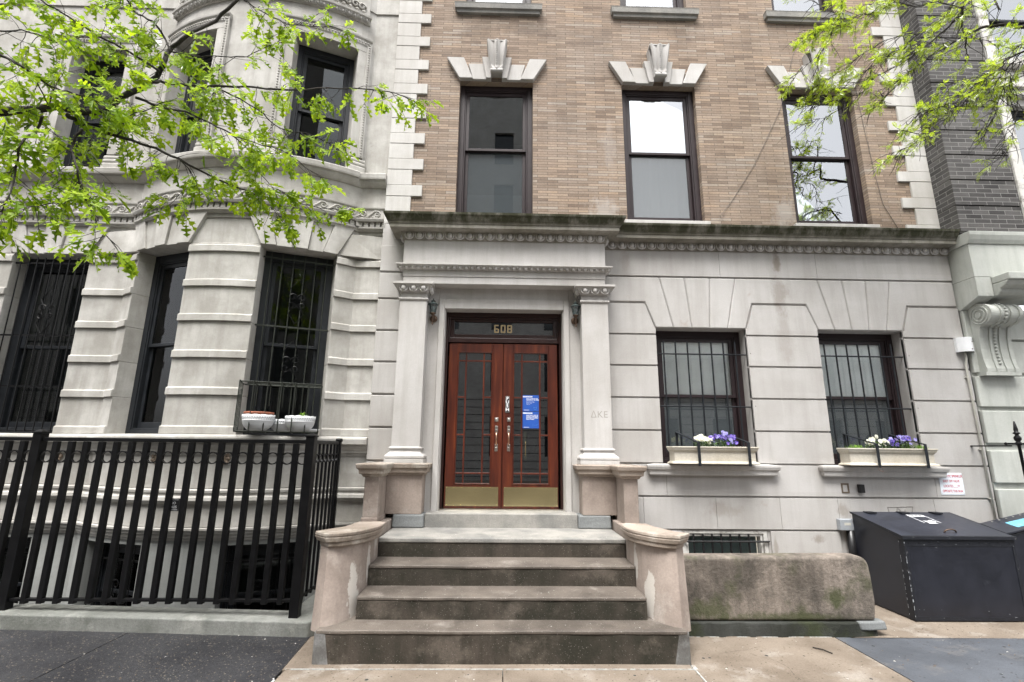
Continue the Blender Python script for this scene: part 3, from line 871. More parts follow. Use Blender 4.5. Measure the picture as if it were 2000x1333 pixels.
# cornice over portico and wall
prof = [(0, 4.395), (.012, 4.395), (.016, 4.41), (.03, 4.44), (.045, 4.497), (.062, 4.503), (.165, 4.508), (.165, 4.555), (.176, 4.56), (.18, 4.575), (.200, 4.598), (.222, 4.64), (.24, 4.662), (.246, 4.69), (.0, 4.75)]
b = MB()
b.sweep(prof, [(-1.335, .05), (-1.335, -.2), (1.33, -.2), (1.33, 0), (6.195, 0)])
co = b.build('cornice', M['cornice'], H)
b = MB()
b.plate([(-1.6, .08), (-1.335, -.25), (1.33, -.25), (1.36, -.05), (6.19, -.05), (6.19, .08)], 4.70, 4.735)
b.build('cornice_top', M['cornice'], co)
b = MB()
egg_dart(b, ((-1.335, -.222), (1.33, -.222)), (0, -1), 4.405, 4.50, .135, .03)
egg_dart(b, ((1.40, -.022), (6.19, -.022)), (0, -1), 4.405, 4.50, .135, .03)
egg_dart(b, ((-1.357, -.05), (-1.357, -.2)), (-1, 0), 4.405, 4.50, .075, .03)
egg_dart(b, ((1.352, -.2), (1.352, -.05)), (1, 0), 4.405, 4.50, .075, .03)
b.build('egg_and_dart', M['lime_trim'], co, recalc=False)
# portico
b = MB()
b.box(-1.335, 1.33, -.2, .05, 4.035, 4.40)
b.box(-1.332, 1.327, -.197, .05, 3.895, 3.992); b.box(-1.325, 1.32, -.188, .05, 3.80, 3.893)
po = b.build('portico', M['lime_trim'], H, bevel=.004, seg=1)
b = MB()
b.sweep([(0, 3.985), (.012, 3.985), (.025, 4.0), (.055, 4.018), (.07, 4.03), (.078, 4.034), (.078, 4.05), (0, 4.062)], [(-1.335, .02), (-1.335, -.2), (1.33, -.2), (1.33, .02)])
le = b.build('leaf_moulding', M['lime_trim'], po)
b = MB(); b.sm = True
for i in range(36):
    x = -1.36 + i * 2.72 / 35
    b.ball((x, -.24, 4.005), 1, 6, 5, (.026, .020, .028))
    b.tube([(x - .036, -.262, 4.03), (x - .036, -.235, 3.99)], .007, 4)
b.build('carved_leaf', M['lime'], le, recalc=False)
def pilaster(x0, x1, name='pilaster'):
    s = MB()
    s.box(x0, x1, -.2, .04, 1.71, 3.575); s.box(x0 + .004, x1 - .004, -.196, .04, 3.60, 3.70)
    p = s.build(name, M['lime_trim'], po, bevel=.005)
    path = [(x0, .03), (x0, -.2), (x1, -.2), (x1, .03)]
    c = MB()
    c.sweep([(0, 3.565), (.012, 3.568), (.02, 3.583), (.012, 3.598), (0, 3.60)], path)
    c.sweep([(0, 3.665), (.012, 3.668), (.02, 3.69), (.06, 3.755), (.075, 3.765), (.085, 3.768), (.085, 3.797), (0, 3.799)], path)
    cap = c.build('capital', M['lime_trim'], p)
    e = MB()
    egg_dart(e, ((x0 - .02, -.232), (x1 + .02, -.232)), (0, -1), 3.675, 3.765, .125, .03)
    xi = x1 + .03 if x0 < 0 else x0 - .03
    egg_dart(e, ((xi, -.22), (xi, -.03)), (1 if x0 < 0 else -1, 0), 3.675, 3.765, .1, .03)
    e.build('egg_and_dart', M['lime_trim'], cap, recalc=False)
    c = MB()
    c.sweep([(0, 1.72), (.012, 1.722), (.024, 1.706), (.02, 1.69), (.008, 1.686), (.012, 1.66), (.035, 1.635), (.05, 1.628), (.062, 1.61), (.062, 1.59), (.05, 1.58), (.062, 1.576), (.062, 1.532), (0, 1.532)], path)
    c.build('pilaster_base', M['lime_trim'], p)
    # pedestal
    a0, a1 = (-1.364, -.94) if x0 < 0 else (.955, 1.364)
    d = MB(); d.box(a0, a1, -.235, .04, .95, 1.42)
    pd = d.build('pedestal', M['brown'], p, bevel=.006)
    c = MB()
    c.sweep([(0, 1.39), (.018, 1.392), (.022, 1.415), (.05, 1.42), (.052, 1.465), (.072, 1.475), (.076, 1.50), (.08, 1.52), (0, 1.53)], [(a0, .03), (a0, -.235), (a1, -.235), (a1, .03)])
    c.box(a0 - .03, a1 + .03, -.27, .03, 1.43, 1.531)
    c.build('pedestal_cap', M['brown_cap'], pd, bevel=.004)
    d = MB()
    s0, s1 = (-1.275, a1 + .035) if x0 < 0 else (a0 - .055, 1.29)
    d.plate([(s0, -.25), (s1, -.262), (s1 + .012, .0), (s0, .0)], .80, .949, [(s0 + .01, -.242), (s1 - .005, -.244), (s1, 0), (s0, 0)])
    d.build('slate_block', M['slate'], pd, bevel=.018, seg=3)
    return p
M['lettercut'] = plain('shallow_cut_stone', (0.30, 0.285, 0.26), 0.9)
pl = pilaster(-1.345, -1.0)
pr = pilaster(1.0, 1.347)
text('carved_letters', '\u0394KE', .115, upright(1.192, -.2005, 2.128), M['lettercut'], pr, depth=.0008, spacing=1.05)
# door surround
b = MB()
for sg in (-1, 1):
    x0, x1 = sorted((sg * .862, sg * 1.01))
    b.box(x0, x1, -.004, .06, .80, 3.82)
    x0, x1 = sorted((sg * .79, sg * .86))
    b.box(x0, x1, -.03, .245, .94, 3.65)
    x0, x1 = sorted((sg * .778, sg * .789))
    b.box(x0, x1, -.012, .243, .94, 3.512)
b.box(-.861, .861, -.004, .06, 3.652, 3.82)
b.box(-.789, .789, -.03, .245, 3.513, 3.65)
b.build('door_surround', M['lime_trim'], H, bevel=.006)
# door frame, transom, leaves
yd = .183
b = MB()
bars4(b, -.777, .777, .958, 3.512, .030, yd - .03, yd + .09, wb=.012, wt=.06)
bars4(b, -.747, .747, 3.10, 3.452, .022, yd - .012, yd + .08, wb=.065, wt=.03)
bars4(b, -.725, .725, 3.165, 3.422, .055, yd + .006, yd + .07, wb=.055, wt=.028)
df = b.build('door_frame', M['darkwood'], H, bevel=.006)
MB().box(-.672, .672, yd + .04, yd + .045, 3.218, 3.396).build('transom_pane', M['doorglass'], df)
def numeral(ch, cx, cz, w, h, m):
    t = MB(); s = .018
    segs = {'6': 'afgecd', '0': 'abcdef', '8': 'abcdefg'}[ch]
    x0, x1, zc, zm, z1 = cx - w / 2, cx + w / 2, cz - h / 2, cz, cz + h / 2
    c_ = .006
    R_ = dict(a=(x0 + c_, x1 - c_, z1 - s, z1), d=(x0 + c_, x1 - c_, zc, zc + s), g=(x0 + s, x1 - s, zm - s / 2, zm + s / 2),
              f=(x0, x0 + s, zm, z1 - c_), e=(x0, x0 + s, zc + c_, zm), b=(x1 - s, x1, zm, z1 - c_), c=(x1 - s, x1, zc + c_, zm))
    for q in segs:
        a0, a1, b0, b1 = R_[q]
        t.box(a0, a1, yd + .030 - .0004 * 'abcdefg'.index(q), yd + .038, b0, b1)
    t.box(x0, x0 + s, yd + .031, yd + .038, zm - s / 2, zm + s / 2) if ch == '6' else None
    return t.build('house_number', m, df)
for ch, cx in (('6', -.099), ('0', -.010), ('8', .079)):
    numeral(ch, cx, 3.304, .066, .112, M['gold'])
bk = MB(); bk.box(-.795, .795, yd + .36, yd + .37, .9, 3.52); bk.quad((-.8, yd + .08, .955), (.8, yd + .08, .955), (.8, yd + .37, .955), (-.8, yd + .37, .955))
for xx in (-.79, .79): bk.quad((xx, yd + .09, .9), (xx, yd + .36, .9), (xx, yd + .36, 3.5), (xx, yd + .09, 3.5))
bk.quad((-.79, yd + .09, 3.5), (.79, yd + .09, 3.5), (.79, yd + .36, 3.5), (-.79, yd + .36, 3.5))
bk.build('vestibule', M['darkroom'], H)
def door(x0, x1, gx0, gx1, mx, hx):
    t = MB()
    z0, z1 = .970, 3.088; g0, g1 = 1.262, 2.975
    t.box(x0, gx0, yd, yd + .05, z0, z1); t.box(gx1, x1, yd, yd + .05, z0, z1)
    t.box(gx0, gx1, yd, yd + .05, z0, g0); t.box(gx0, gx1, yd, yd + .05, g1, z1)
    d = t.build('door', M['wood'], H, bevel=.004, seg=1)
    u = MB()
    bars4(u, gx0, gx1, g0, g1, .014, yd - .006, yd + .03)
    for x in mx: u.box(x - .0105, x + .0105, yd + .008, yd + .032, g0 + .014, g1 - .014)
    for z in (2.852, 1.397): u.box(gx0 + .014, gx1 - .014, yd + .0105, yd + .034, z - .0105, z + .0105)
    for z in (2.366, 1.880):
        u.box(gx0 + .014, mx[0] - .0106, yd + .011, yd + .034, z - .0105, z + .0105)
        u.box(mx[1] + .0106, gx1 - .014, yd + .011, yd + .034, z - .0105, z + .0105)
    u.build('muntin', M['wood'], d, bevel=.003, seg=1)
    MB().box(gx0 + .006, gx1 - .006, yd + .022, yd + .025, g0 + .006, g1 - .006).build('pane', M['doorglass'], d)
    kx0, kx1 = (x0 + .02, x1 - .038) if x0 < -.1 else (x0 + .024, x1 - .012)
    kp = MB(); kp.box(kx0, kx1, yd - .0035, yd, 1.0, 1.232)
    for q in range(8):
        for zz in (1.01, 1.222):
            kp.ball((kx0 + .012 + (kx1 - kx0 - .024) * q / 7, yd - .004, zz), .003, 6, 4)
    kp.build('kick_plate', M['brass'], d)
    lk = MB(); lk.box(hx - .024, hx + .024, yd - .008, yd, 2.054, 2.104)
    lk.T = None
    lk.ball((hx, yd - .009, 2.079), .015, 12, 6, (1, .5, 1))
    lk.build('lock', M['steel'], d, bevel=.003, seg=1)
    hd = MB()
    hd.box(hx - .020, hx + .020, yd - .006, yd, 1.905, 1.995); hd.box(hx - .020, hx + .020, yd - .006, yd, 1.676, 1.765)
    hd.box(hx - .014, hx + .014, yd - .032, yd - .006, 1.938, 1.950)
    hd.ball((hx, yd - .008, 1.715), .012, 8, 5)
    h = hd.build('handle', M['steel'], d, bevel=.003, seg=1)
    gr = MB(); gr.sm = True
    gr.tube([(hx, yd - .004, 1.915), (hx, yd - .030, 1.905), (hx, yd - .044, 1.875), (hx, yd - .046, 1.83), (hx, yd - .040, 1.79), (hx, yd - .024, 1.763), (hx, yd - .004, 1.750)], [.008, .009, .0115, .013, .0115, .009, .008], 8)
    gr.build('grip', M['copper'], h)
    return d
dl = door(-.728, -.006, -.608, -.144, (-.497, -.258), -.079)
dr = door(.002, .722, .132, .606, (.249, .488), .081)
MB().box(-.006, .002, yd + .02, yd + .05, .97, 3.088).build('astragal', M['darkwood'], dr)
b = MB()
b.prism([(.279, 1.58), (.284, 1.572), (.312, 1.572), (.318, 1.58), (.318, 1.918), (.311, 1.926), (.285, 1.926), (.279, 1.918)], yd + .026, yd + .032)
b.tube([(.300, yd + .024, 1.80), (.300, yd + .020, 1.78), (.300, yd + .018, 1.70), (.300, yd + .024, 1.62)], .006, 6)
b.build('inner_lock_plate', M['brass'], dr, bevel=.002, seg=1)
# threshold sill
b = MB()
b.plate([(-.905, -.2), (.905, -.205), (.905, .25), (-.905, .25)], .79, .957, [(-.903, -.2), (.9, -.2), (.9, .25), (-.9, .25)])
b.build('threshold', M['sill'], H, bevel=.012, seg=3)
b = MB(); b.box(-.777, .777, yd - .045, yd + .05, .957, .969); b.build('threshold_strip', M['steel'], H)
# ground floor windows, sills, bars
for i, (a, c) in enumerate(WG):
    cx = (a + c) / 2; ww = c - a
    T = Matrix.Translation((cx, 0, 0))
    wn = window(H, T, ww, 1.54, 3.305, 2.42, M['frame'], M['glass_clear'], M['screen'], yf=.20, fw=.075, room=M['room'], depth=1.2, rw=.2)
    curtain(wn, T, -ww / 2, ww / 2, 2.427, 3.3, .272, M['curtain'], 7, .006)
    MB(T).box(-ww / 2, ww / 2, .40, .41, 1.7, 2.40).build('blind', M['blind'], wn)
    s = MB(T)
    hw = ww / 2 + .125
    s.sweep([(0, 1.405), (.06, 1.405), (.068, 1.42), (.072, 1.465), (.09, 1.478), (.10, 1.51), (.10, 1.53), (.0, 1.545)], [(-hw, .02), (-hw, 0), (hw, 0), (hw, .02)])
    s.box(-ww / 2, ww / 2, 0, .3, 1.44, 1.541)
    s.build('window_sill', M['lime_trim'], wn)
    gr = None
    for q in (2.962, 2.268):
        gb = MB(T).tube([(-ww / 2 - .03, .075, q), (ww / 2 - .01, .075, q), (ww / 2 + .02, .06, q + .004), (ww / 2 + .035, .0, q + .006)], .0095, 6)
        o_ = gb.build('cross_bar' if gr else 'window_grille', M['navyiron'], gr or H)
        gr = gr or o_
    xs = [2.136 + .161 * k for k in range(7)] if not i else [4.317 + .1525 * k for k in range(7)]
    for x in xs:
        MB(T).tube([(x - cx, .078, 1.56), (x - cx, .078, 3.135)], .0105, 6).build('bar', M['navyiron'], gr)
# basement window
T = Matrix.Translation((2.735, 0, 0))
b = MB(T)
bars4(b, -.53, .53, .25, .752, .05, .02, .12, wt=.035)
bars4(b, -.475, .475, .25, .715, .028, .035, .13, wt=.03)
bw = b.build('basement_window', M['peel'], H, bevel=.003, seg=1)
MB(T).box(-.45, .45, .105, .108, .25, .69).build('pane', M['oldglass'], bw)
s = MB(T); s.box(-.45, .45, .16, .17, .1, .7); s.box(-.5, .5, .6, .62, .1, .75); s.build('blind', M['blind'], bw)
gb = MB(T); gb.tube([(-.52, .0, .627), (.52, .0, .63), (.545, .02, .63)], .012, 6)
gr = gb.build('window_grille', M['black'], H)
for k in range(7):
    x = 2.345 - 2.735 + .113 * k
    MB(T).tube([(x, .006, .2), (x, .006, .715)], .0125, 6).build('bar', M['black'], gr)

# ---------------------------------------------------------------- stoop
M['slatepatch'] = stone('grey_repair_mortar', (0.15, 0.148, 0.142), (0.06, 0.056, 0.05), patch=1.0, streak=0.3, bumpv=0.4, stain=(0.22, 0.22, 0.22), stain_at=0.58)
S = thing('stone_stoop', 'worn brownstone stoop of dark steps with curled cheek walls under the red door', 'stoop', (0, -1.2, 0))
def step(x0, x1, y0, y1, z0, z1):
    r = MB()
    n = 16
    sr = random.Random(int(z1 * 1000))
    xs = [x0 + (x1 - x0) * i / n for i in range(n + 1)]
    fr = [(x, y0 + sr.uniform(-.004, .004)) for x in xs]
    r.plate(fr + [(x1, y1), (x0, y1)], z0, z1 - .035)
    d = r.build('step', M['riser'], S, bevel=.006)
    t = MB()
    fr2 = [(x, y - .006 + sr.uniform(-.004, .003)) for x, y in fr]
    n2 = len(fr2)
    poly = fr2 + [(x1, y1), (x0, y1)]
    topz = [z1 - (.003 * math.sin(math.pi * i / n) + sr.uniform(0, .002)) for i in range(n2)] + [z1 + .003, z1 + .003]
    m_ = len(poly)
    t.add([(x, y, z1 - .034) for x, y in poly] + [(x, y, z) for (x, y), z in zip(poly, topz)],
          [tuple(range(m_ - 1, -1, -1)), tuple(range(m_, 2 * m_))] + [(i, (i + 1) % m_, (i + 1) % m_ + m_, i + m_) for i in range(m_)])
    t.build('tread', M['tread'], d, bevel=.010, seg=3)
step(-1.511, 1.552, -1.816, -1.2, -.05, .247)
step(-1.262, 1.292, -1.568, -.95, .15, .432)
step(-1.262, 1.292, -1.224, -.6, .35, .616)
b = MB(); b.plate([(-1.265, -.879), (1.295, -.876), (1.295, -.1), (-1.265, -.1)], .5, .752)
d = b.build('step', M['riser'], S, bevel=.006)
b = MB(); b.plate([(-1.265, -.886), (0, -.889), (1.295, -.884), (1.295, -.19), (-1.265, -.19)], .753, .80)
b.build('landing', M['sill'], d, bevel=.012, seg=3)
# grey repaired ends of the lowest step
b = MB()
for sg, x in ((-1, -1.511), (1, 1.552)):
    xa, xb = sorted((x - sg * .13, x + sg * .013))
    b = MB()
    q_ = .05 * sg
    b.plate([(xa, -1.821), (xb, -1.824), (xb, -1.5), (xa, -1.5)], -.05, .236, [(xa + max(0, q_), -1.8185), (xb + min(0, q_), -1.8215), (xb + min(0, q_), -1.5), (xa + max(0, q_), -1.5)])
    b.build('step_patch', M['slatepatch'], S, bevel=.014)
CAP = [(-1.468, -.958), (-1.254, -.916), (-1.185, -.975), (-1.181, -1.15), (-1.190, -1.262), (-1.228, -1.385), (-1.292, -1.492), (-1.36, -1.585), (-1.448, -1.650), (-1.556, -1.672), (-1.690, -1.54), (-1.60, -1.43), (-1.535, -1.31), (-1.492, -1.16)]
WALL = [(-1.46, -.90), (-1.262, -.90), (-1.262, -1.15), (-1.27, -1.27), (-1.298, -1.372), (-1.35, -1.462), (-1.415, -1.542), (-1.48, -1.594), (-1.535, -1.607), (-1.625, -1.525), (-1.56, -1.43), (-1.50, -1.30), (-1.465, -1.15)]
FOOT = [(-1.46, -.90), (-1.262, -.90), (-1.262, -1.15), (-1.266, -1.30), (-1.285, -1.45), (-1.325, -1.58), (-1.38, -1.68), (-1.44, -1.745), (-1.50, -1.765), (-1.60, -1.68), (-1.55, -1.53), (-1.50, -1.35), (-1.465, -1.15)]
for sg in (-1, 1):
    mx_ = lambda P, dx=0.0: [((x - dx) * (1 if sg < 0 else -1) + (0.03 if sg > 0 else 0), y) for x, y in P]
    b = MB(); b.plate(mx_(FOOT), .20, .875, mx_(WALL))
    cw = b.build('cheek_wall', M['brown_cheek'], S, auto=38)
    cr = random.Random(11 + sg)
    top = [(x + cr.uniform(-.012, .012), y + cr.uniform(-.012, .012)) for x, y in CAP]
    inn = [(-1.36 + (x + 1.36) * .86, -1.25 + (y + 1.25) * .93) for x, y in CAP]
    b = MB()
    b.plate(mx_(inn), .845, .885, mx_(inn))
    b.plate(mx_([(-1.36 + (x + 1.36) * .93, -1.25 + (y + 1.25) * .97) for x, y in CAP]), .884, .93, mx_(CAP))
    b.plate(mx_(CAP), .931, .966, mx_(top))
    b.build('coping', M['brown_cap'], cw, bevel=.010, seg=3, auto=38)
    # low block and the square post behind it
    b = MB()
    xa, xb = sorted((sg * 1.28, sg * 1.54))
    b.box(xa + (.03 if sg > 0 else 0), xb, -.90, .0, .0, .90)
    b.build('post_block', M['brown'], cw, bevel=.012)
    b = MB()
    xa, xb = sorted((sg * 1.365, sg * 1.53))
    b.box(xa, xb, -.585, 0.0, .88, 1.405)
    if sg < 0: b.box(xa - .01, xb + .005, -.60, -.2, .89, .955)
    ps = b.build('stoop_post', M['brown'], S, bevel=.010)
    b = MB()
    x0, x1 = xa - .01, xb + .01
    a0 = 1.25 * sg
    path = [(xa, .0), (xa, -.585), (xb, -.585), (xb, .0)] if True else None
    b.sweep([(0, 1.385), (.02, 1.39), (.03, 1.415), (.055, 1.42), (.06, 1.465), (.08, 1.478), (.088, 1.515), (.085, 1.53), (0, 1.536)], path)
    b.box(xa - .05, xb + .05, -.635, 0.0, 1.43, 1.532)
    b.build('post_cap', M['brown_cap'], ps, bevel=.006)
# ---------------------------------------------------------------- low areaway wall on the right
Lw = thing('areaway_wall', 'low mossy brownstone wall with rounded top between the stoop and the black bin', 'wall', (2.7, -1.1, 0))
b = MB()
n = 40
prof_n = []
lw = random.Random(9)
poly = [(1.66, .12), (3.60, .125), (3.625, .30), (3.618, .52), (3.607, .625), (3.59, .675), (3.545, .700), (3.44, .708), (2.6, .700), (1.66, .695)]
b.prism(poly, -1.20, -1.0)
b.build('wall_slab', M['lowwall'], Lw, bevel=.035, seg=4)
b = MB()
pts = [(1.57, -1.21)] + [(1.7 + i * .095, -1.225 + lw.uniform(-.018, .012)) for i in range(20)] + [(3.60, -1.20), (3.60, -.95), (1.57, -.95)]
b.plate(pts, -.03, .122, [(x, y + lw.uniform(-.006, .02)) for x, y in pts])
b.build('slate_base', M['slatemoss'], Lw, bevel=.012, seg=2)
b = MB()
b.plate([(3.42, -1.232), (3.50, -1.238), (3.69, -1.215), (3.70, -1.10), (3.44, -1.02)], .055, .128, [(3.40, -1.226), (3.50, -1.228), (3.685, -1.20), (3.69, -1.10), (3.43, -1.02)])
b.build('broken_slab_end', M['slate'], Lw, bevel=.015, seg=3)

# ---------------------------------------------------------------- bins
def bin_box(name, label, x0, x1, y0, y1, zf, zb, slope='y', xf=None):
    t = thing(name, label, 'bin', ((x0 + x1) / 2, (y0 + y1) / 2, 0), 'black lidded bins by the right-hand wall')
    o = MB()
    xl, xr = x0, x1
    if slope == 'y':
        o.prismx([(y0, .01), (y1, .01), (y1, zb - .03), (y0, zf - .03)], x0 + .008, x1 - .008)
    else:
        o.prism([(x0 + .008, .01), (x1 - .008, .01), (x1 - .008, zb - .03), (x0 + .008, zf - .03)], y0, y1)
    body = o.build('body', M['bin'], t, bevel=.006)
    e = MB()
    if slope == 'y':
        for xa in (x0 + .004, x1 - .034):
            e.box(xa, xa + .03, y0 - .004, y0 + .03, .012, zf - .032)
        for xa in (x0 + .004, x1 - .008):
            e.box(xa, xa + .004, y0 + .03, y0 + .07, .012, zf - .04)
        e.box(x0 + .034, x1 - .034, y0 - .004, y0, .012, .05); e.box(x0 + .034, x1 - .034, y0 - .004, y0, zf - .10, zf - .034)
        for k in range(11):
            e.ball((x0 + .06 + (x1 - x0 - .12) * k / 10, y0 - .005, zf - .068), .006, 6, 4)
        e.build('corner_angle', M['binedge'], t)
        e = MB(); er = random.Random(8)
        for k in range(14):
            u = er.random(); xx = x0 + .03 + (x1 - x0 - .06) * u; zz = er.choice((er.uniform(.03, .12), zf - er.uniform(.05, .12)))
            ln_ = er.uniform(.004, .022); th = er.uniform(.001, .003)
            e.box(xx, xx + ln_, y0 - .0052, y0 - .0045, zz, zz + th)
        for k in range(16):
            zz = er.uniform(.03, zf - .05); ln_ = er.uniform(.006, .03)
            e.box(x0 + er.uniform(.003, .008), x0 + er.uniform(.009, .013), y0 - .0052, y0 - .0045, zz, zz + ln_)
            e.box(x0 + .0035, x0 + .0045, y0 + .066, y0 + .070, zz, zz + ln_)
        e.build('scuff', M['greybox'], t)
        e = MB()
        for k in range(3):
            hx_ = x0 + .2 + k * (x1 - x0 - .4) / 2
            e.box(hx_ - .05, hx_ + .05, y1 - .10, y1 - .005, zb - .012, zb + .006)
        e.build('hinge', M['binedge'], t)
        l = MB()
        dy = .02
        l.prismx([(y0 - dy, zf - .024), (y1, zb - .02), (y1, zb), (y0 - dy, zf)], x0 - .012, x1 + .012)
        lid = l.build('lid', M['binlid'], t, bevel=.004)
        e = MB()
        e.prismx([(y0 - dy - .003, zf - .030), (y0 - dy + .02, zf - .028), (y0 - dy + .02, zf + .0075), (y0 - dy - .003, zf + .002)], x0 - .013, x1 + .013)
        for xa in (x0 - .0145, x1 + .0115):
            e.prismx([(y0 - dy + .021, zf - .024), (y1, zb - .02), (y1, zb + .002), (y0 - dy + .021, zf + .0085)], xa, xa + .003)
        e.build('lid_edge', M['binedge'], lid)
        h = MB(); h.sm = True
        hx, hy = x0 + .62, y0 + .10
        hz = zf + (hy - y0) * (zb - zf) / (y1 - y0)
        h.tube([(hx - .07, hy, hz), (hx - .055, hy - .008, hz + .025), (hx - .02, hy - .014, hz + .036), (hx + .02, hy - .014, hz + .036), (hx + .055, hy - .008, hz + .025), (hx + .07, hy, hz)], .008, 8)
        h.build('handle', M['bronze'], lid)
    else:
        l = MB()
        l.prism([(x0 - .02, zf - .022), (x1, zb - .02), (x1, zb), (x0 - .02, zf)], y0 - .02, y1)
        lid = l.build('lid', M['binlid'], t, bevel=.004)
        h = MB()
        for k in range(5): h.ball((x0 + .28 + k * .09, y1 - .06, zf + (.30 + k * .09) * (zb - zf) / (x1 - x0) + .002), .012, 6, 4, (1, 1, .4))
        h.build('rivet', M['steel'], lid)
    return t, lid
B1, lid1 = bin_box('storage_bin', 'large black bin with scuffed corners and curved lid handle beside the mossy low wall', 4.285, 5.50, -.812, -.06, .835, .995)
sl_ = (.995 - .835) / (.812 - .06)
ang = math.atan(sl_)
Tl = Matrix.Translation((4.98, -.36, .835 + .452 * sl_ + .0012)) @ Matrix.Rotation(ang, 4, 'X')
b = MB(Tl)
bars4_ = lambda m_, x0, x1, y0, y1, w: (m_.box(x0, x1, y0, y0 + w, 0, .0008), m_.box(x0, x1, y1 - w, y1, 0, .0008), m_.box(x0, x0 + w, y0 + w, y1 - w, 0, .0008), m_.box(x1 - w, x1, y0 + w, y1 - w, 0, .0008))
bars4_(b, -.10, .10, -.20, .20, .008)
b.box(-.085, .085, .135, .175, 0, .0009)
lb = b.build('lid_sticker', M['paper'], lid1)
b = MB(Tl)
for q in (-.05, -.005, .045): b.box(q - .018, q + .018, .146, .166, 0, .0013)
b.build('sticker_print', M['black'], lid1)
b = MB(Tl)
b.plate([(-.05, -.14), (.03, -.145), (.06, -.09), (.02, -.06), (.07, -.03), (.03, .02), (-.02, -.01), (-.06, .01), (-.04, -.06), (-.075, -.10)], .0, .0009)
b.build('sticker_mark', M['paper'], lid1)
b = MB()
for cx, cy, r in ((4.66, -.55, .05), (5.22, -.48, .05)):
    z = .835 + (cy + .812) * sl_ + .001
    pts = [(cx + r * math.cos(k * .7) * (.5 + .5 * ((k * 7) % 3) / 2), cy + .6 * r * math.sin(k * .7) * (.5 + .5 * ((k * 5) % 3) / 2)) for k in range(9)]
    m_ = len(pts)
    b.add([(x, y, .835 + (y + .812) * sl_ + .0012) for x, y in pts], [tuple(range(m_))])
b.build('paint_scrape', M['greybox'], lid1, recalc=False)
B2, lid2 = bin_box('storage_bin', 'second black bin at the right edge carrying a sky-blue sticker on its lid', 5.60, 6.55, -.62, -.16, .84, 1.05, slope='x')
s2_ = (1.05 - .84) / .97
T2 = Matrix.Translation((6.03, -.44, .84 + (6.03 - 5.58) * s2_ + .001)) @ Matrix.Rotation(-math.atan(s2_), 4, 'Y')
b = MB(T2); b.plate([(-.20, -.12), (.20, -.12), (.20, .10), (-.12, .10)], 0, .001)
b.build('lid_sticker', M['cyan'], lid2)

# ---------------------------------------------------------------- iron fence with its concrete kerb on the left
b = MB()
P = []
kr = random.Random(4)
xs = [-9.0] + [-5.6 + i * .35 for i in range(11)] + [-1.775]
fr = [(x, -1.25 + kr.uniform(-.006, .006)) for x in xs]
n = len(fr)
fb = [(x, y - .012) for x, y in fr]
bk_ = [(-1.72, -1.20), (-1.70, -.30), (-2.05, -.30), (-2.06, -.93), (-9.0, -.93)]
b.plate(fb + bk_, -.3, .125, fr + bk_)
b.v = [(x, y, z + (zs(x) if z > 0 else 0)) for x, y, z in b.v]
struct(b.build('areaway_kerb', M['kerb'], bevel=.016, seg=3))
b = MB()
b.quad((-9, -1.1, -.9), (-1.7, -1.1, -.9), (-1.7, .6, -.9), (-9, .6, -.9))
struct(b.build('areaway_floor', M['darkpave'], recalc=False))
Fn = thing('iron_fence', 'black iron picket fence with a row of rings in front of the bow-fronted house', 'fence', (-3.4, -1.12, 0.12))
for q in ((-6.5, -4.72, -1.146, -1.094, 1.738, 1.775), (-4.62, -2.0, -1.146, -1.094, 1.738, 1.775), (-1.965, -1.945, -1.09, -.26, 1.738, 1.775)):
    MB().box(*q).build('top_rail', M['iron'], Fn, bevel=.004)
for q in ((-6.5, -4.72, -1.143, -1.097, .275, .30), (-4.62, -2.0, -1.143, -1.097, .262, .287), (-1.965, -1.945, -1.09, -.26, .262, .287)):
    MB().box(*q).build('bottom_rail', M['iron'], Fn, bevel=.004)
def fpost(x, y, w, zt):
    m_ = MB(); h = w / 2
    m_.box(x - h, x + h, y - h, y + h, zs(x) + .10, zt)
    m_.box(x - h - .008, x + h + .008, y - h - .008, y + h + .008, zt, zt + .018)
    m_.plate([(x - h, y - h), (x + h, y - h), (x + h, y + h), (x - h, y + h)], zt + .018, zt + .04, [(x - .01, y - .01), (x + .01, y - .01), (x + .01, y + .01), (x - .01, y + .01)])
    m_.build('post', M['iron'], Fn, bevel=.004)
fpost(-1.955, -1.12, .088, 1.805); fpost(-4.67, -1.12, .088, 1.815)
m_ = MB(); m_.box(-1.985, -1.935, -.255, -.205, .1, 1.765); m_.lathe([(.036, 1.765), (.042, 1.772), (.042, 1.795), (.034, 1.806), (0, 1.81)], -1.96, -.23, 14)
m_.build('post', M['iron'], Fn, bevel=.003)
px_ = [-2.1038 - .1495 * k for k in range(17)] + [-4.819 - .1495 * k for k in range(7)]
for x in px_:
    MB().box(x - .0265, x + .0265, -1.144, -1.096, .24, 1.737).build('picket', M['iron'], Fn, bevel=.004, seg=1)
for x in [(-2.1038 + .075) - .1495 * k for k in range(18)] + [-4.745 - .1495 * k for k in range(7)]:
    r_ = MB(); r_.sm = False
    r_.ring((x, -1.12, 1.588), .0605, .009, 28, .016)
    r_.build('ring', M['iron'], Fn)
for k in range(7):
    y = -.985 + k * .118
    MB().box(-1.967, -1.943, y - .012, y + .012, .24, 1.737).build('picket', M['iron'], Fn, bevel=.003, seg=1)
for k in range(8):
    y = -1.04 + k * .118
    r_ = MB(Matrix.Translation((-1.955, y, 1.588)) @ Matrix.Rotation(R(90), 4, 'Z'))
    r_.ring((0, 0, 0), .046, .007, 22, .010)
    r_.build('ring', M['iron'], Fn)
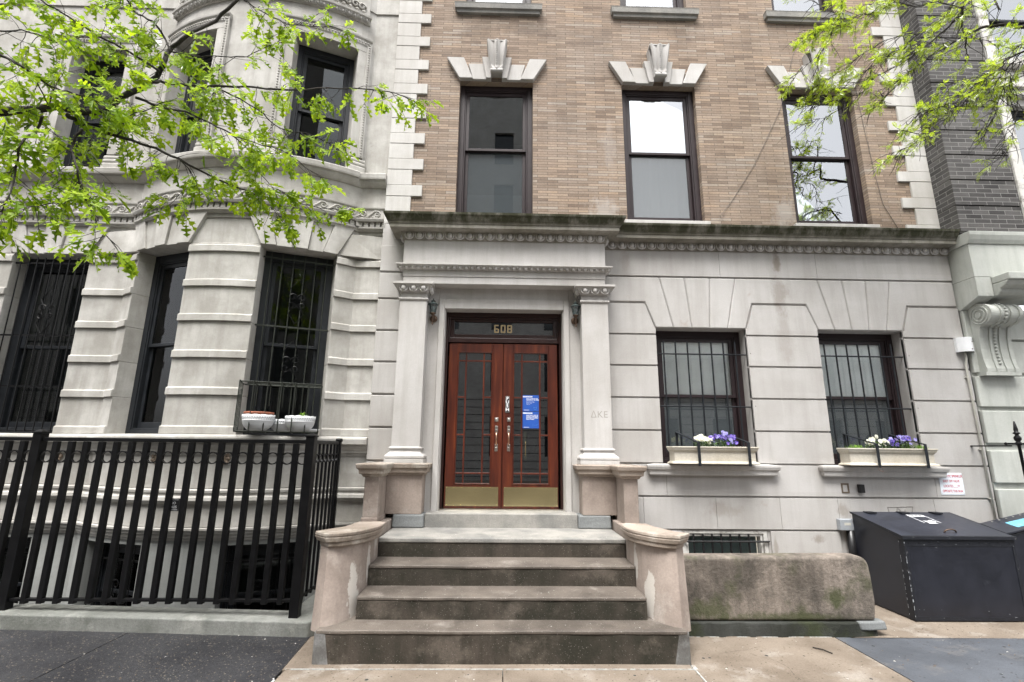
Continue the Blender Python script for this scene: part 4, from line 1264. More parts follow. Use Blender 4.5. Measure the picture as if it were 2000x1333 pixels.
# the little sign hangs just behind the pickets
sg_ = thing('no_bikes_sign', 'small black plate lettered NO BIKES wired behind the fence pickets', 'sign', (-3.26, -1.095, 1.13))
MB().box(-3.335, -3.205, -1.093, -1.087, 1.072, 1.19).build('plate', M['black'], sg_, bevel=.002)
b = MB(); b.box(-3.32, -3.22, -1.0945, -1.0932, 1.176, 1.179); b.box(-3.32, -3.22, -1.0945, -1.0932, 1.083, 1.086); b.build('sign_rule', M['paper'], sg_)
text('lettering', 'NO\nBIKES', .036, upright(-3.268, -1.0935, 1.128), M['paper'], sg_, depth=.0006, lines=1.05, xs=.9)

# ---------------------------------------------------------------- small fixtures on the townhouse
def lantern(label, x, sgn):
    t = thing('wall_lantern', label, 'lantern', (x, -.005, 3.40), 'carriage lanterns flanking the portico door')
    b = MB(); b.sm = True
    lx, ly = x, -.115
    b.lathe([(.0, 3.372), (.035, 3.372), (.048, 3.38), (.05, 3.392), (.04, 3.40), (.0, 3.402)], x, -.02, 14)
    b.v = [(x + (p - x), -.02 + (zz - 3.386), 3.37 + (q + .02)) for p, q, zz in b.v]
    b.build('back_plate', M['bronze'], t)
    b = MB(); b.sm = True
    b.tube([(x, -.02, 3.365), (x, -.06, 3.345), (x, -.10, 3.36), (lx, ly, 3.40)], [.011, .012, .011, .012], 8)
    b.lathe([(.0, 3.252), (.004, 3.262), (.016, 3.282), (.006, 3.292), (.011, 3.30), (.012, 3.36), (.017, 3.375), (.012, 3.39), (.03, 3.408), (.044, 3.42), (.03, 3.428), (0, 3.43)], lx, ly, 12)
    b.build('stem', M['bronze'], t)
    cage = MB()
    for k in range(6):
        a = math.pi / 6 + k * math.pi / 3
        ca, sa = math.cos(a), math.sin(a)
        cage.tube([(lx + .036 * ca, ly + .036 * sa, 3.426), (lx + .058 * ca, ly + .058 * sa, 3.535)], .0035, 5)
    cage.lathe([(.036, 3.424), (.042, 3.424), (.042, 3.432), (.036, 3.432)], lx, ly, 6)
    cage.build('cage', M['verdigris'], t)
    gl = MB(); gl.lathe([(.034, 3.432), (.055, 3.534)], lx, ly, 6)
    gl.f = gl.f[:-2]; gl.mi = gl.mi[:-2]; gl.smooth = gl.smooth[:-2]
    gl.build('lamp_glass', M['lampglass'], t, recalc=False)
    bl = MB(); bl.sm = True; bl.lathe([(.01, 3.43), (.011, 3.455), (.02, 3.475), (.022, 3.492), (.012, 3.51), (0, 3.514)], lx, ly, 10)
    bl.build('bulb', M['potwhite'], t)
    r = MB()
    r.lathe([(.066, 3.533), (.068, 3.540), (.05, 3.553), (.027, 3.565), (.025, 3.575), (.032, 3.583), (.020, 3.592), (.008, 3.60), (.009, 3.61), (.003, 3.622), (0, 3.624)], lx, ly, 12)
    r.build('lamp_roof', M['verdigris'], t)
lantern('carriage wall lantern left of the red door', -.928, 1)
lantern('carriage wall lantern right of the red door', .938, -1)
# PUSH plate and posters on the right leaf
ps = thing('push_sign', 'narrow upright black sign lettered PUSH on the right door leaf', 'sign', (.060, .18, 2.277))
b = MB(); bars4(b, .032, .088, 2.170, 2.384, .005, .176, .183); b.build('rim', M['steel'], ps)
MB().box(.037, .083, .178, .183, 2.175, 2.379).build('plate', M['black'], ps)
for k, ch in enumerate('PUSH'):
    text('lettering', ch, .056, upright(.060, .1778, 2.352 - .0485 * k), M['paper'], ps, depth=.0006, bold=.0022, xs=1.1)
def poster(label, z0, z1, head, lines, foot):
    t = thing('notice_poster', label, 'poster', (.37, .20, z0), 'blue notices on the right door leaf')
    x0, x1 = .262, .476
    MB().box(x0, x1, .2015, .2025, z0, z1).build('sheet', M['blueposter'], t)
    MB().box(x0 + .003, x0 + .128, .2005, .2014, z1 - .028, z1 - .012).build('header_band', M['paper'], t)
    text('lettering', head, .013, upright(x0 + .010, .2004, z1 - .020), M['blueposter'], t, align='LEFT', depth=.0001)
    z = z1 - .048
    for s_, sz in lines:
        text('lettering', s_, sz, upright(x0 + .048, .2012, z), M['paper'], t, align='LEFT', depth=.0002, bold=.0005 if sz > .013 else 0)
        z -= sz * 1.05
    MB().box(x0 + .016, x0 + .085, .2008, .2014, z0 + .011, z0 + .016).build('footer_line', M['paper'], t)
    return t, x0
p1, x0 = poster('blue notice about face coverings, upper of two on the right door', 2.193, 2.402, 'STOP THE SPREAD', [('FACE COVERINGS ARE', .0150), ('REQUIRED AT ALL TIMES.', .0150), ('', .006), ('Please wear your covering', .010), ('over your nose and mouth', .010), ('inside this building.', .010), ('', .004), ('Thank you.', .011)], 'Healthy building')
b = MB(); b.tube([(.405, .2008, 2.245), (.412, .2008, 2.222), (.425, .2008, 2.212), (.440, .2008, 2.222), (.447, .2008, 2.246), (.426, .2008, 2.236), (.405, .2008, 2.245)], .0015, 4)
b.build('mask_drawing', M['lightblue'], p1)
p2, x0 = poster('blue notice about physical distance, lower of two on the right door', 1.970, 2.186, 'STOP THE SPREAD', [('MAINTAIN 6 FEET OF', .0165), ('PHYSICAL DISTANCE', .0165), ('BETWEEN YOURSELF', .0165), ('AND OTHERS.', .0165)], 'Healthy building')
b = MB(); b.tube([(.402, .2008, 2.028), (.395, .2008, 2.012), (.402, .2008, 1.996)], .0012, 4); b.tube([(.415, .2008, 2.005), (.43, .2008, 2.015), (.445, .2008, 2.008), (.455, .2008, 2.026), (.466, .2008, 2.010)], .0012, 4)
b.build('arrow_drawing', M['lightblue'], p2)
# sprinkler sign
sp = thing('sprinkler_sign', 'white enamel sign lettered AUTOMATIC SPRINKLER in red below the right-hand planter', 'sign', (5.663, 0, 1.33))
MB().box(5.512, 5.815, -.006, -.001, 1.197, 1.460).build('plate', M['signwhite'], sp, bevel=.002)
for k, s_ in enumerate(('AUTOMATIC SPRINKLER', 'SHUT OFF VALVE', 'LOCATED____FT.', 'OPPOSITE THIS SIGN')):
    text('lettering', s_, .042, upright(5.663, -.0062, 1.420 - .060 * k), M['red'], sp, depth=.0006, xs=.66, bold=.0008)
b = MB()
for x in (5.524, 5.803):
    for z in (1.210, 1.447): b.ball((x, -.007, z), .004, 6, 4)
b.build('screw', M['steel'], sp)
# conduit and its white cover
cd = thing('wall_conduit', 'white junction cover with a thin painted conduit running down the wall corner', 'conduit', (6.13, 0, 1.9))
b = MB(); b.sm = True
n = 10
vs = []
for i in range(n + 1):
    t = i / n; x = 6.045 + .215 * t; y = -.035 - .075 * math.sin(math.pi * t) ** .7
    vs += [(x, y, 3.02), (x, y, 3.215)]
b.add(vs, [(2 * i, 2 * i + 2, 2 * i + 3, 2 * i + 1) for i in range(n)])
b.add([v for v in vs[1::2]] + [(6.26, 0, 3.215), (6.045, 0, 3.215)], [tuple(range(n + 3))])
b.add([(6.045, 0, 3.02), vs[0], vs[1], (6.045, 0, 3.215)], [(0, 1, 2, 3)])
b.build('cover', M['white'], cd, recalc=False)
b = MB(); b.ball((6.195, -.10, 3.15), .007, 6, 4); b.ball((6.17, -.112, 3.05), .007, 6, 4); b.build('screw', M['bronze'], cd)
b = MB(); b.sm = True; b.tube([(6.14, -.035, 3.04), (6.14, -.035, 2.93), (6.125, -.025, 2.85), (6.125, -.022, .3)], .013, 8); b.build('pipe', M['conduit'], cd)
b = MB()
for z in (2.68, 1.75, 1.15): b.box(6.095, 6.155, -.028, 0, z, z + .012)
b.build('pipe_strap', M['conduit'], cd)
# utility bits low on the wall
ub = thing('utility_box', 'flat grey utility box on the wall just left of the black bin', 'utility box', (4.22, 0, .85))
MB().box(4.13, 4.42, -.07, 0, .775, .905).build('body', M['greybox'], ub, bevel=.006)
MB().box(4.18, 4.26, -.0712, -.07, .835, .865).build('label_plate', M['conduit'], ub)
b = MB(); b.sm = True; b.tube([(4.27, -.03, .775), (4.27, -.03, .5), (4.265, -.02, .05)], .045, 10); b.build('pipe', M['black'], ub)
tag(MB().box(4.45, 4.515, -.05, 0, 1.213, 1.314).build('intercom_box', M['black'], bevel=.006), 'small black box on the stone wall left of the sprinkler sign', 'box')
b = MB(); bars4(b, 4.248, 4.345, 1.205, 1.325, .018, -.006, 0)
tag(b.build('bracket_outline', M['carved']), 'rusty square outline of a removed fitting beside the small black wall box', 'wall fitting')
b = MB()
for pts in ([(4.80, 1.04), (5.12, 1.05)], [(4.80, 1.04), (4.815, .96)], [(4.92, 1.035), (4.90, .95)], [(4.93, 1.03), (5.0, .95), (5.02, 1.02)], [(5.12, 1.05), (5.10, .97), (5.03, .96)]):
    b.tube([(x, -.001, z) for x, z in pts], .005, 4)
b.build('scratched_marks', M['sill'], H)
# cables across the brick
def cable(label, pts):
    b = MB(); b.sm = True
    b.tube(pts, .0032, 5)
    tag(b.build('cable', M['cable']), label, 'cable', 'cables on the brick wall')
cable('thin cable slanting down the brick between the second and third windows', [(4.62, .045, 8.3), (4.41, .05, 7.68), (4.26, .05, 7.2), (4.11, .052, 6.73), (3.80, .052, 6.12), (3.61, .052, 5.77), (3.25, .052, 5.22), (3.12, .05, 5.05), (3.06, .03, 4.98), (3.10, .03, 4.94), (3.02, .04, 4.95)])
cable('thin cable hanging down the brick beside the right quoins', [(5.33, .05, 8.0), (5.32, .05, 7.07), (5.35, .05, 6.4), (5.40, .05, 5.64), (5.44, .05, 5.2), (5.61, .05, 4.80)])

# ---------------------------------------------------------------- planters on the sills
def pansy(b, c, r, mi, rr):
    # a flat five-petalled face looking out and up
    d = Vector((rr.uniform(-.5, .5), -1, rr.uniform(.0, .7))).normalized()
    a = d.cross(Vector((0, 0, 1))).normalized(); u = a.cross(d)
    c = Vector(c)
    b.cur = mi
    for k, (ang_, rad, off) in enumerate(((90, 1.0, .0), (40, 1.0, .004), (140, 1.0, .004), (205, .92, .007), (-25, .92, .007), (270, 1.05, .010))):
        t = R(ang_ + rr.uniform(-8, 8))
        pc = c + (a * math.cos(t) + u * math.sin(t)) * r * .55 * rad + d * off
        pts = []
        for j in range(7):
            q = t + R(-150 + 50 * j)
            w_ = r * .52 * rad * rr.uniform(.9, 1.1)
            p = pc + (a * math.cos(q) + u * math.sin(q)) * w_ + d * rr.uniform(-.003, .004)
            pts.append(tuple(p))
        b.add(pts, [tuple(range(7))])
    b.cur = 2
    e = c + d * .013
    pts = [tuple(e + (a * math.cos(k * 1.26) + u * math.sin(k * 1.26)) * r * .12) for k in range(5)]
    b.add(pts, [tuple(range(5))])
def bush(b, cx, cy, z, rx, ry, h, n, mi, rr, ls=.016):
    b.cur = mi
    for i in range(n):
        a = rr.uniform(0, 6.28); q = rr.random() ** .5
        x, y = cx + rx * q * math.cos(a), cy + ry * q * math.sin(a)
        zz = z + h * rr.random() * (1 - .5 * q)
        t = rr.uniform(0, 6.28); tl = rr.uniform(-.2, .9)
        d = Vector((math.cos(t), math.sin(t), tl)).normalized()
        s_ = Vector((-math.sin(t), math.cos(t), rr.uniform(-.4, .4)))
        l = ls * rr.uniform(.7, 1.4); p = Vector((x, y, zz))
        b.add([tuple(p), tuple(p + d * l * .5 + s_ * l * .3), tuple(p + d * l), tuple(p + d * l * .5 - s_ * l * .3)], [(0, 1, 2, 3)])
def planter(label, x0, x1, straps, flowers, seed):
    rr = random.Random(seed)
    y0, y1 = -.235, -.015
    t = thing('planter_box', label, 'planter', ((x0 + x1) / 2, -.12, 1.54), 'cast-stone planter boxes on the barred window sills')
    b = MB()
    a0, a1 = x0 + .035, x1 - .035
    path = [(a0, y1), (a0, y0 + .035), (a1, y0 + .035), (a1, y1), ]
    b.sweep([(0, 1.545), (.032, 1.546), (.034, 1.556), (.028, 1.566), (.008, 1.574), (.0, 1.582), (.0, 1.690), (.008, 1.694), (.010, 1.702), (.022, 1.712), (.030, 1.735), (.036, 1.740), (.036, 1.756), (-.014, 1.757), (-.014, 1.70)], path)
    b.box(a0 + .002, a1 - .002, y0 + .037, y1, 1.547, 1.70)
    b.build('trough', M['box'], t, bevel=.003, seg=1)
    b = MB()
    b.box(a0 + .012, a1 - .012, y0 + .05, y1 - .005, 1.70, 1.735); b.build('soil', M['soil'], t)
    for sx, dx in straps:
        b = MB()
        w_ = .017
        pts = [(1.537, y0 - .014), (1.81, y0 - .014), (1.945, y1 + .10)]
        b.box(sx - w_, sx + w_, y0 - .018, y0 - .012, 1.525, 1.81)
        b.add([(sx - w_, y0 - .018, 1.81), (sx + w_, y0 - .018, 1.81), (sx + w_ - dx, .095, 1.94), (sx - w_ - dx, .095, 1.94),
               (sx - w_, y0 - .012, 1.802), (sx + w_, y0 - .012, 1.802), (sx + w_ - dx, .095, 1.932), (sx - w_ - dx, .095, 1.932)],
              [(0, 1, 2, 3), (4, 7, 6, 5), (0, 3, 7, 4), (1, 5, 6, 2), (0, 4, 5, 1), (3, 2, 6, 7)])
        b.box(sx - w_ - dx, sx + w_ - dx, .090, .096, 1.60, 1.932)
        b.build('strap', M['navyiron'], t)
    for nm, lab, cx, rx, kind in flowers:
        b = MB()
        if kind == 'fern':
            for i in range(60):
                a = rr.uniform(0, 6.28); l = rr.uniform(.04, .10)
                p = Vector((cx + rr.uniform(-rx, rx), -.12 + rr.uniform(-.06, .05), 1.735))
                d = Vector((math.cos(a) * .6, math.sin(a) * .6, 1)).normalized()
                for k in range(10):
                    q = p + d * l * k / 9 + Vector((0, 0, -.02 * (k / 9) ** 2))
                    for s_ in range(2):
                        e = Vector((rr.uniform(-1, 1), rr.uniform(-1, 1), rr.uniform(-.3, .6))).normalized()
                        f_ = e.cross(d).normalized()
                        ll = .014
                        b.add([tuple(q), tuple(q + e * ll * .6 + f_ * .0022), tuple(q + e * ll), tuple(q + e * ll * .6 - f_ * .0022)], [(0, 1, 2, 3)])
            o = b.build(nm, M['fern'], recalc=False)
            tag(o, lab, 'plant', 'feathery green tufts in the right planter')
            continue
        bush(b, cx, -.135, 1.735, rx * 1.15, .085, .13, 420, 0, rr, .02)
        pm = M['petalw'] if kind == 'w' else M['petalp']
        nfl = 24 if kind == 'w' else 34
        f_ = MB()
        for i in range(nfl):
            a = rr.uniform(0, 6.28); q = rr.random() ** .5
            x = cx + rx * 1.25 * q * math.cos(a); y = -.135 + .075 * q * math.sin(a) - .02
            zz = 1.80 + (.15 if kind == 'p' else .11) * (1 - .55 * q) * rr.uniform(.45, 1.05)
            if i % 5 == 4: zz -= .045
            pansy(f_, (x, y, zz), rr.uniform(.018, .028), 0 if rr.random() < .7 else 1, rr)
            b.cur = 0
            b.tube([(x, y + .004, zz), (x + .005, y + .02, zz - .05), (x, y + .02, 1.73)], .0016, 4)
        root = b.build(nm, M['green'], recalc=False)
        f_.build('blossoms', [pm, M['petalw'] if kind == 'w' else M['petalp2'], M['yellow']], root, recalc=False)
        tag(root, lab, 'flowers', 'pansies in the planters')
M['petalp2'] = leafmat('pale_violet_petal', (0.22, 0.20, 0.55), (0.38, 0.36, 0.72), 0.3)
planter('left-hand cast-stone planter with white and violet pansies and no ferns', 2.065, 3.135, [(2.385, .14), (3.0, .14)],
        [('white_pansies', 'white pansies in the left-hand planter', 2.475, .085, 'w'), ('violet_pansies', 'violet pansies in the left-hand planter', 2.73, .135, 'p')], 21)
planter('right-hand cast-stone planter with feathery greens at its ends', 4.238, 5.365, [(4.59, .15), (5.195, .15)],
        [('white_pansies', 'white pansies in the right-hand planter', 4.68, .11, 'w'), ('violet_pansies', 'violet pansies in the right-hand planter', 4.985, .14, 'p'),
         ('feathery_tuft', 'feathery green tuft at the left end of the right-hand planter', 4.42, .08, 'fern'), ('feathery_tuft', 'feathery green tuft at the right end of the right-hand planter', 5.26, .06, 'fern')], 22)
b = MB(); b.tube([(4.57, -.255, 1.535), (4.56, -.26, 1.50), (4.62, -.25, 1.475), (4.615, -.25, 1.54)], .0022, 4)
tag(b.build('wire_tie', M['copper']), 'bent wire tie dangling below the right-hand planter strap', 'wire')

# ---------------------------------------------------------------- bow-fronted house on the left
XC, YC, RR, TH0 = -3.555, 2.21, 2.62, math.asin(1.525 / 2.62)
LARC = 2 * TH0 * RR
TK = math.tan(TH0 / 2)
def bow(s, o, z):
    if s <= 0:
        x, y = XC - 1.525 + s, .08 - o
        if s > -1e-6: x += o * TK      # mitre at the fold
        elif s > -.25: x += o * TK * (1 + s / .25)
        return (x, y, z)
    if s >= LARC:
        x, y = XC + 1.525 + (s - LARC), .08 - o
        if s < LARC + 1e-6: x -= o * TK
        elif s < LARC + .25: x -= o * TK * (1 - (s - LARC) / .25)
        return (x, y, z)
    t = s / RR - TH0
    r = RR + o
    return (XC + r * math.sin(t), YC - r * math.cos(t), z)
def s_at(x):
    if x <= XC - 1.525: return x - (XC - 1.525)
    if x >= XC + 1.525: return LARC + x - (XC + 1.525)
    return (math.asin((x - XC) / RR) + TH0) * RR
SEND = LARC + (-1.687 - (XC + 1.525))
SBEG = -9.0
def strip(mb, s0, s1, prof):
    ss = {s0, s1} | {k for k in (0.0, LARC, -.25, LARC + .25) if s0 < k < s1}
    a = max(s0, 0); b_ = min(s1, LARC)
    if b_ > a:
        n = max(1, int((b_ - a) / .09))
        ss |= {a + (b_ - a) * i / n for i in range(n + 1)}
    ss = sorted(ss)
    k = len(prof)
    vs = [(s, o, z) for s in ss for o, z in prof]
    fs = [(i * k + j, (i + 1) * k + j, (i + 1) * k + (j + 1) % k, i * k + (j + 1) % k) for i in range(len(ss) - 1) for j in range(k)]
    fs += [tuple(range(k)), tuple(range(len(ss) * k - 1, (len(ss) - 1) * k - 1, -1))]
    mb.add(vs, fs)
def rectp(o0, o1, z0, z1): return [(o0, z0), (o1, z0), (o1, z1), (o0, z1)]
L = thing('bow_fronted_house', 'weathered limestone house with a curved bow front and banded masonry behind the iron fence', 'building', (-3.4, .1, 0))
a1, a2 = R(9.8), R(29.9)
WB = [(s_at(-6.62), s_at(-5.61)), ((TH0 - a2) * RR, (TH0 - a1) * RR), ((TH0 + a1) * RR, (TH0 + a2) * RR)]
def gaps(ws, s0=SBEG, s1=SEND):
    e = [s0] + [q for w_ in ws for q in w_] + [s1]
    return list(zip(e[0::2], e[1::2]))
BL = [1.839, 2.293, 2.741, 3.196, 3.641, 4.101]
for p, q in gaps(WB):
    b = MB(F=bow)
    for i, zb in enumerate(BL):
        zn = BL[i + 1] if i < 5 else 4.222
        h = .092
        strip(b, p, q, [(-.30, zb), (.026, zb), (.025, zb + h - .012), (.018, zb + h), (.0, zb + h + .003), (.0, zn - .0005), (-.30, zn - .0005)])
    b.build('banded_pier', M['bowstone'], L, bevel=.005, seg=1)
# pier heads
def slant(x): return x
HB = []
for (p, q) in gaps(WB):
    l = p + (.10 if p != SBEG else 0); r_ = q - (.10 if q != SEND else 0)
    if q - p < 1.2 and p != SBEG:
        b = MB(F=bow); b.prism([(p + .008, 4.224), (q - .008, 4.224), (r_, 4.555), (l, 4.555)], -.28, .0); b.build('pier_head', M['bowstone'], L, bevel=.005, seg=1)
b = MB(F=bow)
# long pier heads that cross a fold are cut into strips
P0, P1 = gaps(WB)[0], gaps(WB)[1]
for (p, q) in gaps(WB):
    if q - p < 1.2 and p != SBEG: continue
    strip(b, p + .05, q - .05, rectp(-.28, -.002, 4.224, 4.555))
strip(b, SBEG, SEND, rectp(-.29, -.02, 4.224, 4.70))
strip(b, SBEG, SEND, rectp(-.29, -.001, 4.572, 4.70))
# arch stones, every other one standing proud
for wi, (p, q) in enumerate(WB):
    n = 5; c_ = (p + q) / 2; hw = (q - p) / 2
    bt = [c_ - hw + 2 * hw * i / n for i in range(n + 1)]
    tp = [c_ + (x - c_) * 1.42 for x in bt]
    for i in range(n):
        pr_o = .035 if i % 2 == 0 else .008
        b.prism([(bt[i] + .002, 4.222), (bt[i + 1] - .002, 4.222), (tp[i + 1] - .002, 4.64), (tp[i] + .002, 4.64)], -.27, pr_o)
b.build('arch_stones', M['bowstone'], L, bevel=.004, seg=1)
b = MB(F=bow)
strip(b, SBEG, SEND, [(-.2, 4.622), (.03, 4.625), (.036, 4.64), (.058, 4.655), (.060, 4.678), (-.2, 4.68)])
strip(b, SBEG, SEND, [(-.2, 4.681), (.025, 4.681), (.025, 4.748), (-.2, 4.748)])
strip(b, SBEG, SEND, [(-.2, 4.749), (.085, 4.749), (.09, 4.76), (.098, 4.78), (.098, 4.792), (-.2, 4.796)])
strip(b, SBEG, SEND, rectp(-.2, .045, 4.797, 4.94))
strip(b, SBEG, SEND, [(-.2, 4.941), (.052, 4.941), (.062, 4.955), (.064, 4.972), (-.2, 4.99)])
strip(b, SBEG, SEND, rectp(-.25, 0, 4.992, 5.29))
strip(b, SBEG, SEND, [(-.2, 5.291), (.02, 5.291), (.045, 5.31), (.08, 5.35), (.085, 5.375), (.115, 5.38), (.12, 5.40), (.125, 5.455), (.115, 5.468), (-.2, 5.50)])
fz = b.build('frieze', M['bowstone'], L)
b = MB(F=bow)
s = SBEG + .02
while s < SEND - .02:
    b.box(s, s + .052, .0, .058, 4.683, 4.747); s += .078
b.build('dentil', M['bowstone'], fz, recalc=False)
b = MB(F=bow); b.sm = True
s = s_at(-7.6)
k = 0
while s < SEND - .10:
    pts = []
    sg_2 = 1
    for j in range(15):
        t = j / 14; a = math.pi * 2.6 * t; r_ = .046 * (1 - .8 * t)
        pts.append((s + .10 + r_ * math.cos(math.pi * .5 - a) , .050, 4.872 + r_ * math.sin(math.pi * .5 - a)))
    pts = [(s - .07, .05, 4.818), (s - .02, .05, 4.83), (s + .03, .052, 4.875), (s + .06, .05, 4.912)] + pts
    b.tube(pts, [.012] * 3 + [.014] + [.012 - .0005 * j for j in range(15)], 5)
    b.tube([(s + .03, .048, 4.83), (s + .075, .05, 4.815), (s + .12, .048, 4.825)], [.006, .011, .004], 5)
    s += .185; k += 1
b.build('carved_scroll', M['bowstone'], fz, recalc=False)
# second floor
W2B = [(s_at(-6.46), s_at(-5.66)), ((TH0 - R(30.5)) * RR, (TH0 - R(12)) * RR), ((TH0 + R(12)) * RR, (TH0 + R(30.5)) * RR)]
b = MB(F=bow)
for p, q in gaps(W2B): strip(b, p, q, rectp(-.28, .0, 5.47, 7.465))
strip(b, SBEG, SEND, rectp(-.28, .0, 7.466, 8.25))
strip(b, SBEG, SEND, rectp(-.28, .02, 8.25, 12))
b.build('upper_wall', M['bowstone'], L)
b = MB(F=bow)
strip(b, (TH0 - R(33.5)) * RR, (TH0 + R(33.5)) * RR, [(0, 7.97), (.02, 7.97), (.05, 8.02), (.085, 8.045), (.09, 8.075), (.0, 8.085)])
strip(b, (TH0 - R(33)) * RR, (TH0 + R(33)) * RR, rectp(0, .03, 8.09, 8.6))
eb = b.build('string_course', M['bowstone'], L)
b = MB(F=bow); b.sm = True
s = (TH0 - R(33)) * RR
while s < (TH0 + R(33)) * RR:
    b.ball((s, .045, 8.01), 1, 7, 5, (.026, .028, .033)); b.tube([(s - .036, .07, 8.04), (s - .03, .05, 7.985), (s, .04, 7.968), (s + .03, .05, 7.985), (s + .036, .07, 8.04)], .007, 4); s += .085
for k in range(14):
    for sg2 in (-1, 1):
        s0 = (TH0 + sg2 * R(3 + 2.1 * k)) * RR
        pts = [(s0 + .06 * (1 - .06 * j) * math.cos(j * .6), .045, 8.22 + .06 * (1 - .06 * j) * math.sin(j * .6)) for j in range(13)]
        b.tube(pts, .016, 5)
        b.ball((s0 + .03, .05, 8.14), 1, 6, 4, (.03, .02, .02))
b.build('carved_ornament', M['bowstone'], eb, recalc=False)
for p, q in W2B:
    b = MB(F=bow)
    for x0, x1 in ((p - .20, p), (q, q + .20)):
        strip(b, x0 + (.08 if x0 < p else 0), x1 - (.08 if x1 > q else 0), rectp(0, .035, 5.72, 7.466))
        c_ = x0 + .05 if x0 < p else x1 - .05
        strip(b, c_ - .035, c_ + .035, [(0, 5.72), (.05, 5.72), (.05, 7.62), (0, 7.62)])
        strip(b, x0 - .02, x1 + .02 if x1 > q else x1, [(0, 5.46), (.07, 5.46), (.07, 5.56), (.05, 5.575), (.06, 5.60), (.06, 5.625), (.042, 5.64), (.05, 5.66), (.05, 5.68), (.036, 5.70), (0, 5.72)])
    strip(b, p - .185, q + .185, [(0, 7.467), (.035, 7.467), (.037, 7.56), (.05, 7.58), (.05, 7.64), (.07, 7.66), (.075, 7.69), (0, 7.70)])
    sr2 = b.build('window_surround', M['bowstone'], L, bevel=.004, seg=1)
    b = MB(F=bow); b.sm = True
    for c_ in (p - .15, q + .15):
        z = 5.75
        while z < 7.6:
            b.ball((c_, .052, z), 1, 6, 4, (.014, .012, .016)); z += .042
    s = p - .12
    while s < q + .13:
        b.ball((s, .052, 7.61), 1, 6, 4, (.016, .012, .018)); s += .042
    b.build('carved_bead', M['bowstone'], sr2, recalc=False)
def bowT(s):
    if s < 0: return Matrix.Translation((XC - 1.525 + s, .08, 0))
    t = s / RR - TH0
    r_ = RR * math.cos((a2 - a1) / 2)
    return Matrix.Translation((XC + r_ * math.sin(t), YC - r_ * math.cos(t), 0)) @ Matrix.Rotation(t, 4, 'Z')
WT = []
for i, (p, q) in enumerate(WB):
    T = bowT((p + q) / 2); WT.append(T)
    wd = (q - p) * (1.0 if i == 0 else .985)
    if i == 0: wd = q - p
    wn = window(L, T, wd, 1.845, 4.22, 2.98, M['oldframe'], M['oldglass'], yf=.20, fw=.11, room=M['darkroom'], depth=1.3, rw=.1)
    if i != 1:
        z = 2.98
    if i == 0: curtain(wn, T, -wd / 2, wd / 2, 1.9, 4.2, .6, M['darkroom'], 10, .02)
for i, (p, q) in enumerate(W2B):
    T = bowT((p + q) / 2)
    wd = (q - p) * .985 if i else (q - p)
    window(L, T, wd, 5.47, 7.465, 6.42, M['oldframe'], M['oldglass'] if i != 1 else M['glass'], yf=.20, fw=.09, room=M['darkroom'], depth=1.3, rw=.1)
# iron grilles of the parlour windows
def scroll(mb, cx, cz, y, r, s1, s2):
    pts = []
    for j in range(14):
        t = j / 13; a = math.pi * 2.2 * t; rr = r * (1 - .75 * t)
        pts.append((cx + s1 * (r - rr * math.cos(a)), y, cz + s2 * rr * math.sin(a)))
    mb.tube(pts, .0055, 5)
def grille(T, wd, y, m, hz, nb, z0=1.86, z1=4.18, scr=()):
    g_r = None
    for z in hz:
        o_ = MB(T).box(-wd / 2, wd / 2, y - .006, y + .006, z - .011, z + .011).build('cross_bar' if g_r else 'window_grille', m, g_r or L)
        g_r = g_r or o_
    for k in range(nb):
        x = -wd / 2 + wd * (k + .7) / (nb + .4)
        MB(T).tube([(x, y - .008, z0), (x, y - .008, z1)], .0075, 6).build('bar', m, g_r)
    b = MB(T)
    for cx, cz in scr:
        for s1 in (-1, 1):
            for s2 in (-1, 1):
                scroll(b, cx, cz + s2 * .05, y - .018, .055, s1, s2)
            b.tube([(cx, y - .016, cz + .3), (cx + s1 * .09, y - .016, cz + .17), (cx + s1 * .02, y - .016, cz + .03)], .005, 5)
            b.tube([(cx, y - .016, cz - .3), (cx + s1 * .09, y - .016, cz - .17), (cx + s1 * .02, y - .016, cz - .03)], .005, 5)
    if scr: b.build('scrollwork', M['iron'], g_r)
grille(WT[2], .86, .12, M['irongreen'], (4.11, 3.20, 2.46), 6, scr=((.02, 3.55), (.02, 2.72)))
grille(WT[0], 1.0, .04, M['iron'], (4.10, 3.10, 2.43, 1.87), 9, scr=((.05, 3.42),))
# lower mouldings and basement
b = MB(F=bow)
strip(b, SBEG, SEND, [(-.3, 1.60), (.018, 1.60), (.02, 1.625), (.045, 1.635), (.05, 1.66), (.06, 1.672), (.078, 1.70), (.082, 1.735), (.12, 1.742), (.125, 1.80), (.115, 1.82), (0.02, 1.838), (-.3, 1.838)])
strip(b, SBEG, SEND, rectp(-.28, 0, 1.235, 1.60))
strip(b, SBEG, SEND, [(-.28, 1.05), (.03, 1.05), (.035, 1.065), (.065, 1.075), (.082, 1.105), (.075, 1.14), (.05, 1.155), (.048, 1.175), (.062, 1.19), (.064, 1.215), (.03, 1.228), (-.28, 1.234)])
strip(b, SBEG, SEND, rectp(-.28, .028, .82, 1.05))
strip(b, SBEG, SEND, [(-.28, .675), (.018, .675), (.02, .70), (.04, .71), (.042, .738), (.062, .75), (.064, .78), (.085, .79), (.086, .812), (-.28, .819)])
b.build('base_moulding', M['bowstone'], L)
b = MB(F=bow)
for p, q in gaps(WB): strip(b, p, q, rectp(-.28, .0, -.95, .62))
strip(b, SBEG, SEND, rectp(-.28, .0, .621, .675))
b.build('basement_wall', M['bowpaint'], L)
